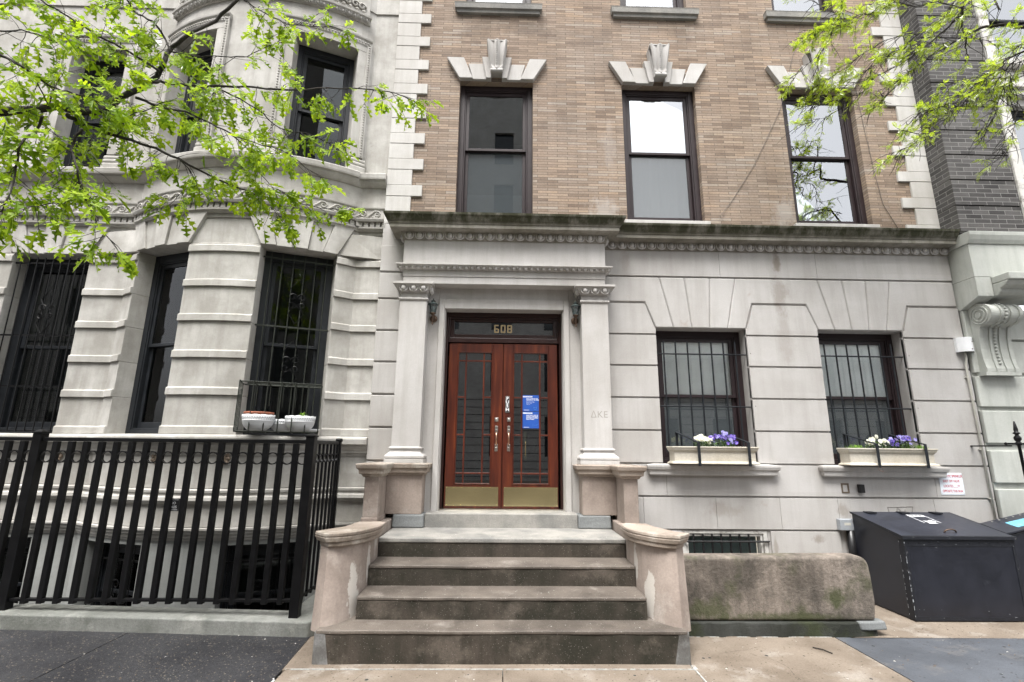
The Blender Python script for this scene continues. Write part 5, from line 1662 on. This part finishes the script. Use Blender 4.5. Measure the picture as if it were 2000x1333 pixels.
for x, y in ((-5.50, .08), (-3.98, -.36), (-3.20, -.39)):
    b = MB()
    b.ball((x, y, 1.565), .055, 12, 6, (1, .5, 1))
    for k in range(7):
        a = k * .9
        b.ball((x + .05 * math.cos(a), y - .015, 1.565 + .05 * math.sin(a)), .025, 7, 5, (1, .8, 1))
    b.build('carved_rosette', M['carved'], L)
for i, (p, q) in enumerate(WB):
    T = WT[i]
    wd = (q - p) * (.985 if i else 1)
    wn = window(L, T, wd, -.75, .62, .05, M['oldframe'], M['oldglass'], yf=.16, fw=.08, room=M['darkroom'], depth=.8, name='basement_window')
    gr = None
    for z in (-.3, .42):
        o_ = MB(T).box(-wd / 2 + .02, wd / 2 - .02, .09, .10, z - .01, z + .01).build('cross_bar' if gr else 'basement_grille', M['iron'], gr or L)
        gr = gr or o_
    for k in range(7):
        x = -wd / 2 + wd * (k + .5) / 7
        MB(T).tube([(x, .085, -.7), (x, .085, .6)], .007, 5).build('bar', M['iron'], gr)
    b = MB(T)
    for s1 in (-1, 1):
        for s2 in (-1, 1): scroll(b, 0, .12 + s2 * .05, .07, .06, s1, s2)
    b.build('scrollwork', M['iron'], gr)

# planter guard and pots at the bow window
T = WT[2]
G = thing('window_guard', 'rusty wire basket guard holding pots outside the bow window', 'guard', tuple(T @ Vector((0, -.15, 1.87))))
x0, x1, y0, y1, z0, z1 = -.455, .42, -.29, .06, 1.872, 2.435
fr_ = MB(T)
for z in (z0, z1):
    fr_.tube([(x0, y1, z), (x0, y0, z), (x1, y0, z), (x1, y1, z)], .008, 6)
fr_.tube([(x0, y1, z0), (x0, y1, z1)], .008, 6); fr_.tube([(x1, y1, z0), (x1, y1, z1)], .008, 6)
fr_.tube([(x0, y1, z1), (x1, y1, z1)], .008, 6); fr_.tube([(x0, y1, z0), (x1, y1, z0)], .008, 6)
fr_.build('frame', M['irongreen'], G)
for k in range(7):
    x = x0 + (x1 - x0) * k / 6
    MB(T).tube([(x, y1, z0 - .004), (x, y0 + .01, z0 - .004), (x, y0 - .008, z0 + .01), (x, y0 - .008, z1 + .012), (x, y0 + .03, z1 + .012)], .0068, 6).build('bar', M['irongreen'], G)
for k in range(1, 6):
    x = x0 + (x1 - x0) * k / 6
    MB(T).tube([(x, y0, z1 - .002), (x, y1, z1 - .002), (x, y1 + .02, z1 - .25)], .005, 5).build('brace', M['irongreen'], G)
for k in range(1, 4):
    for x in (x0, x1):
        yy = y0 + (y1 - y0) * k / 4
        MB(T).tube([(x, yy, z0), (x, yy, z1)], .006, 6).build('side_bar', M['irongreen'], G)
def pot(label, cx, cy, r, h, zb, inner=False, sprout=False):
    c = T @ Vector((cx, cy, zb))
    t = thing('flower_pot', label, 'pot', tuple(c), 'white scalloped pots in the window guard')
    b = MB(); b.sm = True
    wob = lambda k, n, rr, z: (.006 * abs(math.sin(k * math.pi * 12 / n)) if z > zb + h - .001 else 0)
    b.lathe([(r * .42, zb), (r * .60, zb + h * .05), (r * .80, zb + h * .22), (r * .92, zb + h * .42), (r * .97, zb + h * .62), (r * .985, zb + h * .64), (r * .96, zb + h * .655), (r * .99, zb + h * .8), (r * 1.02, zb + h), (r * .99, zb + h + .0005), (r * .94, zb + h * .8), (r * .9, zb + h * .6), (0, zb + h * .55)], c.x, c.y, 72, wob)
    b.build('bowl', M['potwhite'], t, recalc=False)
    b = MB()
    for k in range(40):
        a = 2 * math.pi * k / 40
        for dz, rr in ((.86, .006), (.74, .0045)):
            q = r * 1.003 * (.99 + .03 * (dz - .8))
            b.ball((c.x + q * math.cos(a + dz * 3), c.y + q * math.sin(a + dz * 3), zb + h * dz), rr, 5, 4)
    b.build('pierced_band', M['greybox'], t, recalc=False)
    if inner:
        b = MB(); b.sm = True
        b.lathe([(r * .6, zb + h * .56), (r * .86, zb + h + .012), (r * .93, zb + h + .012), (r * .94, zb + h + .036), (r * .86, zb + h + .036), (r * .82, zb + h * .7), (0, zb + h * .7)], c.x, c.y, 32)
        b.build('inner_pot', M['terra'], t)
    if sprout:
        pr2 = random.Random(2)
        b = MB()
        b.tube([(c.x + .02, c.y, zb + h * .56), (c.x + .02, c.y, zb + h + .03)], .004, 5)
        for k in range(14):
            a = k * 2.4; l = pr2.uniform(.035, .06)
            p = Vector((c.x + .02, c.y, zb + h + .005 + .003 * k)); d = Vector((math.cos(a), math.sin(a), pr2.uniform(-.1, .5))).normalized()
            sd = Vector((-math.sin(a), math.cos(a), 0))
            b.add([tuple(p), tuple(p + d * l * .5 + sd * l * .22 + Vector((0, 0, .006))), tuple(p + d * l - Vector((0, 0, .012))), tuple(p + d * l * .5 - sd * l * .22 + Vector((0, 0, .006)))], [(0, 1, 2, 3)])
        o = b.build('seedling', M['fern'], recalc=False)
        tag(o, 'tiny green seedling in the white pot at the right of the window guard', 'plant')
pot('white scalloped pot holding a terracotta pot, left in the window guard', -.235, -.16, .172, .175, 1.884, inner=True)
pot('low white scalloped pot behind the other two in the window guard', .03, -.03, .150, .140, 1.878)
pot('white scalloped pot with a green seedling, right in the window guard', .215, -.16, .168, .172, 1.884, sprout=True)
sa = T @ Vector((.34, -.10, 1.88))
b = MB(); b.sm = True; b.lathe([(.06, 1.879), (.085, 1.89), (.10, 1.915), (.096, 1.915), (.08, 1.895), (0, 1.888)], sa.x, sa.y, 24)
tag(b.build('saucer', M['potwhite']), 'white saucer tucked at the right end of the window guard', 'saucer')

# ---------------------------------------------------------------- grey brick house on the right
Q = thing('grey_brick_house', 'grey brick house with pale green painted entrance surround and carved bracket at the right edge', 'building', (8, .2, 0))
b = MB()
# brick piers with a recessed course every six rows
z = 4.655
front = -.25
b.box(6.205, 7.12, front + .02, .5, 4.62, 14)
gz = [4.66 + .393 * k for k in range(24)]
for za in gz:
    b.box(6.202, 7.12, front, .4, za, za + .372)
b.box(7.12, 10, .05, .5, 4.62, 14)
bw_ = b.build('brick_pier', M['greybrick'], Q)
b = MB()
def rwin(zb, zt):
    b.box(7.121, 7.24, front - .03, .25, zb, zt + .0); b.box(7.241, 7.33, front + .02, .25, zb, zt - .12)
    b.box(7.121, 9.2, front - .06, .25, zt + .001, zt + .10); b.box(7.10, 9.2, front - .10, .2, zt + .101, zt + .16)
    b.box(7.331, 9.2, front + .02, .25, zt - .12, zt - .001)
rwin(4.70, 6.78)
b.box(7.11, 9.2, front - .09, .2, 4.62, 4.695)
rwin(7.42, 9.6)
b.box(7.10, 9.2, front - .08, .2, 7.28, 7.415)
b.build('window_surround', M['peel'], Q, bevel=.006, seg=1)
b = MB(); b.box(7.12, 9.3, front + .0, .2, 6.941, 7.28); b.build('carved_panel', M['peel'], Q)
for zb, zt in ((4.70, 6.66), (7.42, 9.48)):
    window(Q, Matrix.Translation((7.93, 0, 0)), 1.2, zb, zt, (zb + zt) / 2 + (-.05 if zb < 5 else -.15), M['oldframe'], M['glass'], yf=front + .12, fw=.06, room=M['room'], depth=.9, rw=.1)
# pale painted entrance storey
b = MB()
b.box(6.215, 10, .005, .4, -.9, 3.62)
for zt, zb in ((3.60, 3.20), (3.17, 2.745), (2.70, 2.30), (2.25, 1.835), (1.745, 1.345), (1.27, .87), (.82, .40), (.35, -.1)):
    b.box(6.215, 10, -.035, .2, zb, zt)
b.build('painted_wall', M['greenpaint'], Q, bevel=.010, seg=2)
b = MB()
b.box(6.206, 10, -.30, .2, 3.985, 4.45)
b.prismx([(-.30, 3.72), (-.30, 3.983), (.2, 3.983), (.2, 3.60), (-.02, 3.60)], 6.206, 6.42)
b.prismx([(-.315, 4.452), (-.34, 4.50), (-.36, 4.56), (-.365, 4.61), (.2, 4.615), (.2, 4.452)], 6.19, 10)
b.build('entablature', M['greenpaint'], Q, bevel=.006)
b = MB()
b.box(6.43, 10, -.52, .2, 3.885, 3.983)
b.prismx([(-.50, 3.884), (-.46, 3.83), (-.38, 3.80), (-.38, 3.76), (-.34, 3.72), (.1, 3.72), (.1, 3.884)], 6.43, 10)
b.build('door_hood', M['greenpaint'], Q, bevel=.012, seg=2)
# carved console bracket
X0, X1 = 6.29, 6.72
b = MB()
prof = []
for j in range(15):
    a = R(95) - R(230) * j / 14
    prof.append((-.185 - .155 * math.cos(a) * 1.0 if False else -.17 - .15 * math.sin(R(10) + R(170) * j / 14) , 3.50 + .14 * math.cos(R(10) + R(170) * j / 14)))
prof += [(-.13, 3.335), (-.10, 3.20), (-.09, 3.05), (-.095, 2.92), (-.11, 2.83), (-.12, 2.79), (-.12, 2.745), (.02, 2.745), (.02, 3.66), (-.14, 3.66)]
b.prismx(prof, X0, X1)
br_ = b.build('bracket', M['greenpaint'], Q, bevel=.008)
b = MB()
# raised side rolls with a sunk face, and the bead string between
ins = [(y - (.016 if y < -.05 else 0), z) for y, z in prof]
for xa, xb in ((X0 - .0, X0 + .05), (X1 - .05, X1 + .0), (X0 + .135, X0 + .165), (X1 - .165, X1 - .135)):
    b.prismx([(y, z) for y, z in ins], xa + .001, xb - .001)
b.box(X0 - .02, X1 + .02, -.135, .01, 2.70, 2.744)
cx = (X0 + X1) / 2
fp = [p for p in prof[:-5]]
# resample the front curve for beads
cur = [Vector((0, y, z)) for y, z in fp]
acc = 0; last = cur[0]
for a_, c_ in zip(cur, cur[1:]):
    seg_ = (c_ - a_).length; d = 0
    while d < seg_:
        p = a_ + (c_ - a_) * (d / seg_)
        if (p - last).length > .043 or last is cur[0]:
            b.ball((cx, p.y - .004, p.z), .021, 8, 5); last = p
        d += .005
b.lathe([(.0, 0), (.035, .0), (.035, .008), (.0, .009)], 0, 0, 18)
k0 = len(b.v) - 72
b.v = b.v[:k0] + [(X0 - z - .012, -.175 + x, 3.49 + y) for x, y, z in b.v[k0:]]
for rad in (.075, .115):
    b.tube([(X0 - .003, -.175 + rad * math.cos(k * math.pi / 12), 3.49 + rad * math.sin(k * math.pi / 12)) for k in range(25)], .010, 6)
b.build('bracket_carving', M['greenpaint'], br_)
# iron finial rail
t = thing('iron_railing', 'black iron railing post with a spear finial at the right edge', 'railing', (6.11, -.5, 0))
b = MB(); b.sm = True
b.lathe([(.016, 0), (.016, 1.80), (.03, 1.81), (.03, 1.835), (.02, 1.845), (.034, 1.87), (.036, 1.895), (.018, 1.92), (.018, 1.93), (.034, 1.94), (.034, 1.95), (.02, 1.96), (.022, 1.99), (.008, 2.085), (.0, 2.09)], 6.11, -.5, 12)
b.build('post', M['iron'], t)
b = MB(); b.box(5.955, 7.6, -.512, -.488, 1.812, 1.832); b.ball((5.955, -.5, 1.822), .018, 8, 5); b.box(6.0, 6.03, -.495, .0, 1.79, 1.805); b.build('rail', M['iron'], t)

# ---------------------------------------------------------------- unseen houses across the street, sized and toned for reflections and bounce
M['glass_dark2'] = plain('dark_reflecting_pane', (0.02, 0.022, 0.025), 0.08)
def opposite(label, x0, x1, y, h, wx, wz, m):
    t = thing('opposite_house', label, 'building', ((x0 + x1) / 2, y, 0), 'houses across the street')
    b = MB()
    hs_ = []
    nx = int((x1 - x0) / 3.0)
    for i in range(nx):
        for k in range(int((h - 2) / 3.6)):
            cx = x0 + (x1 - x0) * (i + .5) / nx
            hs_.append((cx - .6, cx + .6, 1.3 + k * 3.6, 3.5 + k * 3.6))
    wall_holes(b, x0, x1, -.2, h, 0, hs_, .2)
    b.box(x0, x1, .01, .8, h - .5, h)
    b.v = [(x, y - q, z) for x, q, z in b.v]
    b.quad((x0, y, -.2), (x0, y - 10, -.2), (x0, y - 10, h), (x0, y, h)); b.quad((x1, y, -.2), (x1, y - 10, -.2), (x1, y - 10, h), (x1, y, h))
    b.build('wall', m, t, recalc=False)
    b = MB()
    for k in range(11): b.box(x0, x1, y, y + .012, .2 + .42 * k, .225 + .42 * k)
    b.build('course_joint', M['glass_dark2'], t)
    for a_, c_, d, e in hs_:
        MB().box(a_, c_, y - .25, y - .2, d, e).build('window', M['glass_dark2'], t)
    return t
opposite('unseen tall grey brick apartment house across the street, sized for dark reflections', -48, 4.6, -21, 27, 1.2, 2.0, M['opp'])
opposite('unseen low pale brick house across the street, toned for bounce light', 4.8, 30, -21, 10.5, 1.2, 2.0, M['opp_pale'])
b = MB(); b.plate([(-30, -21), (30, -21), (30, -16.5), (-30, -16.5)], -.3, 0)
struct(b.build('far_pavement', M['concrete']))

# ---------------------------------------------------------------- street trees
OAK=[
([(-4.27,-2.94,4.07),(-3.99,-2.81,4.24),(-3.73,-2.83,4.26),(-3.66,-2.7,4.39),(-3.42,-2.73,4.32),(-3.39,-2.59,4.46),(-3.18,-2.62,4.6),(-3.12,-2.48,4.85),(-3.05,-2.51,4.96),(-3.12,-2.38,5.25),(-2.97,-2.4,5.4),(-2.83,-2.27,5.71),(-2.61,-2.29,5.96),(-2.48,-2.16,6.46)],0.037,0.013),
([(-2.99,-2.64,4.7),(-2.99,-2.47,4.83),(-2.68,-2.47,4.81),(-2.43,-2.3,4.95),(-2.05,-2.3,4.93),(-1.75,-2.13,5.1),(-1.25,-2.13,5.09),(-1.04,-1.96,5.16)],0.014,0.004),
([(-3.44,-2.84,4.21),(-3.45,-2.67,4.25),(-3.17,-2.67,4.16),(-3.05,-2.5,4.19),(-2.78,-2.49,4.07),(-2.56,-2.32,4.0),(-2.29,-2.31,3.89),(-2.0,-2.15,3.89),(-1.63,-2.14,3.82)],0.018,0.003),
([(-3.11,-2.64,4.54),(-2.98,-2.55,4.53),(-2.71,-2.61,4.44),(-2.6,-2.52,4.43),(-2.32,-2.58,4.26),(-2.16,-2.49,4.24),(-1.85,-2.55,4.11),(-1.71,-2.46,4.03)],0.012,0.003),
([(-2.71,-2.44,4.85),(-2.61,-2.3,4.89),(-2.29,-2.32,4.71),(-2.14,-2.18,4.62),(-1.86,-2.2,4.54),(-1.72,-2.06,4.55)],0.008,0.003),
([(-3.26,-2.89,4.07),(-3.35,-2.83,3.95),(-3.19,-2.93,3.7),(-3.17,-2.87,3.56),(-2.95,-2.97,3.29),(-2.87,-2.91,3.16)],0.011,0.003),
([(-3.52,-2.94,4.13),(-3.58,-2.9,4.03),(-3.54,-3.02,3.82),(-3.57,-2.98,3.66),(-3.44,-3.1,3.35),(-3.53,-3.06,3.25)],0.011,0.004),
([(-2.95,-2.59,5.05),(-3.09,-2.52,5.28),(-3.14,-2.61,5.34),(-3.35,-2.54,5.49),(-3.39,-2.63,5.56),(-3.6,-2.56,5.83)],0.01,0.006),
([(-2.97,-2.64,4.81),(-3.27,-2.62,5.01),(-3.43,-2.76,5.04),(-3.71,-2.74,5.23),(-3.82,-2.88,5.24),(-4.09,-2.86,5.46)],0.01,0.005),
([(-3.88,-3.14,4.57),(-3.87,-3.01,4.59),(-3.66,-3.04,4.47),(-3.63,-2.91,4.46),(-3.42,-2.94,4.35),(-3.35,-2.81,4.4),(-3.15,-2.84,4.31)],0.012,0.004),
([(-2.99,-2.54,5.1),(-2.93,-2.38,5.2),(-2.69,-2.39,5.19),(-2.51,-2.23,5.35),(-2.26,-2.24,5.49)],0.007,0.003),
([(-2.64,-2.24,6.01),(-2.54,-2.13,6.01),(-2.32,-2.19,5.84),(-2.19,-2.08,5.87),(-1.81,-2.14,5.8)],0.007,0.003),
([(-3.63,-2.94,4.43),(-3.63,-2.81,4.32),(-3.6,-2.84,4.42)],0.005,0.003),
([(-3.27,-2.74,4.34),(-3.21,-2.63,4.33),(-3.1,-2.67,4.35),(-3.02,-2.56,4.51)],0.006,0.003),
([(-3.11,-2.74,4.11),(-3.19,-2.56,4.42)],0.006,0.005),
([(-3.89,-3.04,4.78),(-3.86,-2.86,4.95),(-3.62,-2.84,4.87),(-3.61,-2.66,5.13)],0.006,0.003),
([(-2.33,-2.24,3.94),(-2.2,-2.11,3.87),(-2.06,-2.14,3.75)],0.004,0.002),
([(-3.86,-3.04,3.73),(-3.81,-2.91,3.89),(-3.61,-2.94,3.81),(-3.53,-2.81,3.76),(-3.33,-2.84,3.69)],0.007,0.003),
([(-2.35,-2.54,4.29),(-2.22,-2.43,4.18),(-2.09,-2.47,3.96),(-2.0,-2.36,3.88)],0.005,0.002),
([(-3.11,-2.94,3.53),(-3.32,-2.89,3.46),(-3.37,-3.01,3.34),(-3.63,-2.96,3.34)],0.005,0.002),
([(-2.74,-2.54,4.04),(-2.71,-2.36,3.96),(-2.83,-2.34,3.83)],0.005,0.002),
]
LOCUST=[
([(6.79,-1.64,6.76),(6.22,-1.48,6.73),(5.97,-1.48,6.76),(5.86,-1.32,6.86),(5.61,-1.32,6.71),(5.57,-1.16,6.75)],0.03,0.008),
([(5.65,-1.54,7.2),(5.61,-1.39,7.09),(5.46,-1.41,6.88),(5.47,-1.26,6.88),(5.11,-1.27,6.59),(5.04,-1.13,6.61),(4.7,-1.14,6.59)],0.016,0.003),
([(5.44,-1.54,6.93),(5.5,-1.44,6.82),(5.46,-1.49,6.57),(5.53,-1.39,6.5),(5.51,-1.44,6.33)],0.014,0.005),
([(6.32,-1.84,6.33),(5.87,-1.69,6.18),(5.59,-1.7,6.03),(5.56,-1.55,5.99),(5.25,-1.55,5.74),(5.14,-1.4,5.69),(4.81,-1.41,5.57),(4.67,-1.26,5.4)],0.014,0.003),
([(4.15,-1.34,7.44),(4.23,-1.24,7.24),(4.12,-1.3,7.02),(4.03,-1.2,6.77),(3.82,-1.26,6.45),(3.81,-1.16,6.28)],0.009,0.003),
([(5.06,-1.24,6.88),(4.8,-1.14,6.82),(4.38,-1.2,6.52),(4.17,-1.1,6.38),(3.84,-1.16,6.13),(3.7,-1.06,6.03)],0.006,0.002),
([(5.14,-1.24,6.62),(4.88,-1.13,6.45),(4.56,-1.17,6.25),(4.42,-1.06,6.08),(4.17,-1.11,5.89),(3.9,-0.99,5.76),(3.6,-1.04,5.64)],0.006,0.002),
([(5.48,-1.24,6.67),(5.14,-1.14,6.45),(4.85,-1.19,6.17),(4.72,-1.08,6.04),(4.45,-1.14,5.8)],0.006,0.002),
([(5.56,-1.54,6.0),(5.45,-1.43,5.78),(5.18,-1.47,5.57),(5.04,-1.36,5.55),(4.83,-1.41,5.29),(4.66,-1.29,5.18),(4.43,-1.34,5.07)],0.007,0.002),
([(5.64,-1.44,7.0),(5.39,-1.31,7.25),(5.08,-1.34,7.13),(4.9,-1.21,7.38),(4.59,-1.24,7.26)],0.007,0.003),
([(4.87,-1.24,7.34),(4.59,-1.14,7.17),(4.26,-1.19,6.99),(4.0,-1.08,7.0),(3.67,-1.14,6.78)],0.005,0.002),
([(6.25,-1.74,6.01),(5.92,-1.58,5.94),(5.65,-1.59,5.79),(5.63,-1.44,5.5),(5.44,-1.44,5.23)],0.007,0.002),
([(5.59,-1.64,5.74),(5.77,-1.53,5.51),(5.51,-1.57,5.07),(5.58,-1.46,4.96)],0.004,0.002),
([(4.17,-1.24,7.08),(3.99,-1.16,7.32),(3.69,-1.24,7.46),(3.57,-1.16,7.71)],0.005,0.003),
([(3.83,-1.24,6.47),(3.64,-1.11,6.36),(3.5,-1.14,6.14)],0.003,0.002),
([(5.52,-1.44,6.63),(5.79,-1.43,6.57),(5.9,-1.57,6.33),(6.3,-1.56,6.39)],0.006,0.003),
([(5.88,-1.54,6.9),(5.93,-1.46,7.37)],0.01,0.01),
]

def smooth(pts, r0, r1, sub=4):
    P = [Vector(p) for p in pts]; out = []; rad = []
    n = len(P) - 1
    for i in range(n):
        p0 = P[max(i - 1, 0)]; p1 = P[i]; p2 = P[i + 1]; p3 = P[min(i + 2, n)]
        for j in range(sub):
            t = j / sub
            out.append(.5 * ((2 * p1) + (p2 - p0) * t + (2 * p0 - 5 * p1 + 4 * p2 - p3) * t * t + (3 * p1 - p0 - 3 * p2 + p3) * t ** 3))
            rad.append(r0 + (r1 - r0) * ((i + t) / n) ** .8)
    out.append(P[-1]); rad.append(r1)
    return out, rad
HALF = [(0, 0), (.06, .015), (.12, .035), (.19, .20), (.235, .185), (.25, .05), (.34, .065), (.45, .335), (.50, .26), (.565, .33), (.575, .10), (.62, .05), (.70, .08), (.80, .235), (.835, .16), (.86, .17), (.87, .06), (1.0, 0)]
def oak_leaf(b, p, d, nrm, l, rr):
    s = d.cross(nrm).normalized(); nn = s.cross(d).normalized()
    fold = rr.uniform(.10, .55); curl = rr.uniform(-.05, .38)
    for sg in (1, -1):
        vs = []
        for t, w_ in HALF:
            q = p + d * (t * l) + s * (sg * w_ * l * .88) + nn * (w_ * l * fold - curl * l * t * t)
            vs.append((q.x, q.y, q.z))
        b.add(vs, [tuple(range(len(vs)))] if sg > 0 else [tuple(range(len(vs) - 1, -1, -1))])
def make_oak():
    rr = random.Random(42)
    t = thing('oak_tree', 'street oak reaching a dark branch of bright lobed spring leaves in from the left', 'tree', (-6.2, -3.1, 0))
    b = MB(); b.sm = True
    tr, rd = smooth([(-6.2, -3.1, -.1), (-6.18, -3.1, 1.2), (-6.1, -3.08, 2.5), (-6.15, -3.05, 4.5), (-6.3, -3.0, 7), (-6.2, -2.9, 10)], .19, .08)
    b.tube(tr, rd, 12)
    b.build('trunk', M['bark'], t)
    b = MB(); b.sm = True
    lm, rl = smooth([(-6.1, -3.08, 3.6), (-5.6, -3.05, 3.85), (-5.0, -3.0, 3.98), (-4.27, -2.94, 4.07)], .062, .040)
    b.tube(lm, rl, 10)
    f = MB()
    tw = MB(); tw.sm = True
    for bi, (pts, r0, r1) in enumerate(OAK):
        c, rd = smooth(pts, r0, r1)
        c = [p + Vector((rr.uniform(-1, 1), rr.uniform(-1, 1), rr.uniform(-1, 1))) * .007 for p in c]
        b.tube(c, rd, 8 if r0 > .02 else 6)
        L_ = sum((q - p).length for p, q in zip(c, c[1:]))
        n = max(3, int(L_ / .049))
        for k in range(n + 3):
            u = min(1.0, (k + rr.random()) / n)
            if rd[min(len(rd) - 1, int(u * (len(rd) - 1)))] > .0115 and rr.random() < .88: continue
            i = min(len(c) - 2, int(u * (len(c) - 1)))
            p = c[i] + (c[i + 1] - c[i]) * (u * (len(c) - 1) - i)
            ax = (c[i + 1] - c[i]).normalized()
            d = (ax * rr.uniform(-.1, 1.0) + Vector((rr.uniform(-1, 1), rr.uniform(-.9, .9), rr.uniform(-1, .75)))).normalized()
            tl = rr.uniform(.10, .30)
            if u > .98: d = ax
            tp = [p]
            for j in range(3):
                d = (d + Vector((rr.uniform(-.3, .3), rr.uniform(-.3, .3), rr.uniform(-.32, .12)))).normalized()
                tp.append(tp[-1] + d * tl / 3)
            tw.tube(tp, [.0028, .0024, .002, .0014], 4)
            m_ = rr.randint(3, 6)
            for j in range(m_):
                v = 1 - .55 * rr.random() ** 1.5
                q = tp[0] + (tp[3] - tp[0]) * v
                out = (d * .6 + Vector((rr.uniform(-1, 1), rr.uniform(-1, 1), rr.uniform(-1.1, .15)))).normalized()
                nrm = Vector((rr.uniform(-.7, .7), rr.uniform(-1.3, .2), .8)).normalized()
                l = rr.uniform(.088, .158)
                st = q + out * rr.uniform(.01, .03)
                tw.tube([q, st], .0009, 3, caps=False)
                oak_leaf(f, st, out, nrm, l, rr)
    b.build('branch', M['bark'], t, recalc=False)
    tw.build('twig', M['bark'], t, recalc=False)
    f.build('foliage', M['oakleaf'], t, recalc=False)
    return len(f.f)
def pinnate(b, p, d, nrm, l, rr):
    s = d.cross(nrm).normalized(); nn = s.cross(d).normalized()
    n = 9
    droop = rr.uniform(.0, .35)
    for k in range(n):
        u = .1 + .9 * k / (n - 1)
        q = p + d * (l * u) - nn * (droop * l * u * u)
        ll = l * .20 * math.sin(math.pi * (.12 + .82 * (k + .5) / n)) + l * .05
        for sg in (1, -1):
            e = (s * sg + d * rr.uniform(.35, .75) + nn * rr.uniform(-.1, .35)).normalized()
            w_ = (d - e * d.dot(e)).normalized() * ll * .19
            b.add([tuple(q), tuple(q + e * ll * .45 + w_), tuple(q + e * ll), tuple(q + e * ll * .5 - w_)], [(0, 1, 2, 3)])
def make_locust():
    rr = random.Random(17)
    t = thing('locust_tree', 'street honey locust with feathery yellow-green leaves hanging in at the upper right', 'tree', (7.6, -2.6, 0))
    b = MB(); b.sm = True
    tr, rd = smooth([(7.6, -2.6, -.1), (7.62, -2.6, 1.5), (7.55, -2.55, 3.5), (7.5, -2.4, 5.2), (7.6, -2.3, 7.5), (7.5, -2.2, 10)], .17, .07)
    b.tube(tr, rd, 12)
    b.build('trunk', M['bark'], t)
    b = MB(); b.sm = True
    for tgt in LOCUST[:1] + LOCUST[3:4] + LOCUST[11:12]:
        a = Vector(tgt[0][0])
        lm, rl = smooth([(7.5, -2.42, 5.1), tuple(Vector((7.5, -2.42, 5.1)) * .5 + a * .5 + Vector((0, 0, .12))), tuple(a)], .026, tgt[1])
        b.tube(lm, rl, 8)
    f = MB(); tw = MB(); tw.sm = True
    extra = []
    for q in (1, 3, 5, 6, 7, 8, 11, 12, 9, 10, 3, 8):
        o_ = Vector((rr.uniform(-.12, .2), rr.uniform(-.2, .2), rr.uniform(-.05, .22)))
        extra.append(([tuple(Vector(p) + o_ + Vector((rr.uniform(-.05, .05), 0, rr.uniform(-.05, .05)))) for p in LOCUST[q][0]], .0045, .0018))
    for bi, (pts, r0, r1) in enumerate(LOCUST + extra):
        c, rd = smooth(pts, r0, r1)
        c = [p + Vector((rr.uniform(-1, 1), rr.uniform(-1, 1), rr.uniform(-1, 1))) * .012 for p in c]
        b.tube(c, rd, 6)
        L_ = sum((q - p).length for p, q in zip(c, c[1:]))
        n = max(4, int(L_ / .042))
        dense = 1.0
        for k in range(n):
            u = min(1.0, (k + rr.random()) / n)
            i = min(len(c) - 2, int(u * (len(c) - 1)))
            p = c[i] + (c[i + 1] - c[i]) * (u * (len(c) - 1) - i)
            ax = (c[i + 1] - c[i]).normalized()
            d = (ax * rr.uniform(.2, 1.0) + Vector((rr.uniform(-1, .4), rr.uniform(-.8, .8), rr.uniform(-.9, .5)))).normalized()
            tl = rr.uniform(.10, .36)
            tp = [p]
            for j in range(4):
                d = (d + Vector((rr.uniform(-.35, .3), rr.uniform(-.3, .3), rr.uniform(-.32, .1)))).normalized()
                tp.append(tp[-1] + d * tl / 4)
            tw.tube(tp, [.0045, .0036, .003, .0024, .0016], 4)
            if rr.random() > (.25 if bi >= len(LOCUST) else .74 if p.x < 4.7 and p.z > 5.7 else .27): continue
            for j in range(rr.randint(3, 5)):
                v = 1 - .7 * rr.random()
                q = tp[0] + (tp[4] - tp[0]) * v
                for e_ in range(rr.randint(2, 5)):
                    out = (d * .5 + Vector((rr.uniform(-1, .6), rr.uniform(-1, 1), rr.uniform(-.8, .9)))).normalized()
                    nrm = Vector((rr.uniform(-.8, .8), rr.uniform(-1, .5), 1)).normalized()
                    pinnate(f, q, out, nrm, rr.uniform(.05, .105), rr)
    b.build('branch', M['bark'], t, recalc=False)
    tw.build('twig', M['bark'], t, recalc=False)
    f.build('foliage', M['locustleaf'], t, recalc=False)
    return len(f.f)
print('leaves', make_oak(), make_locust())
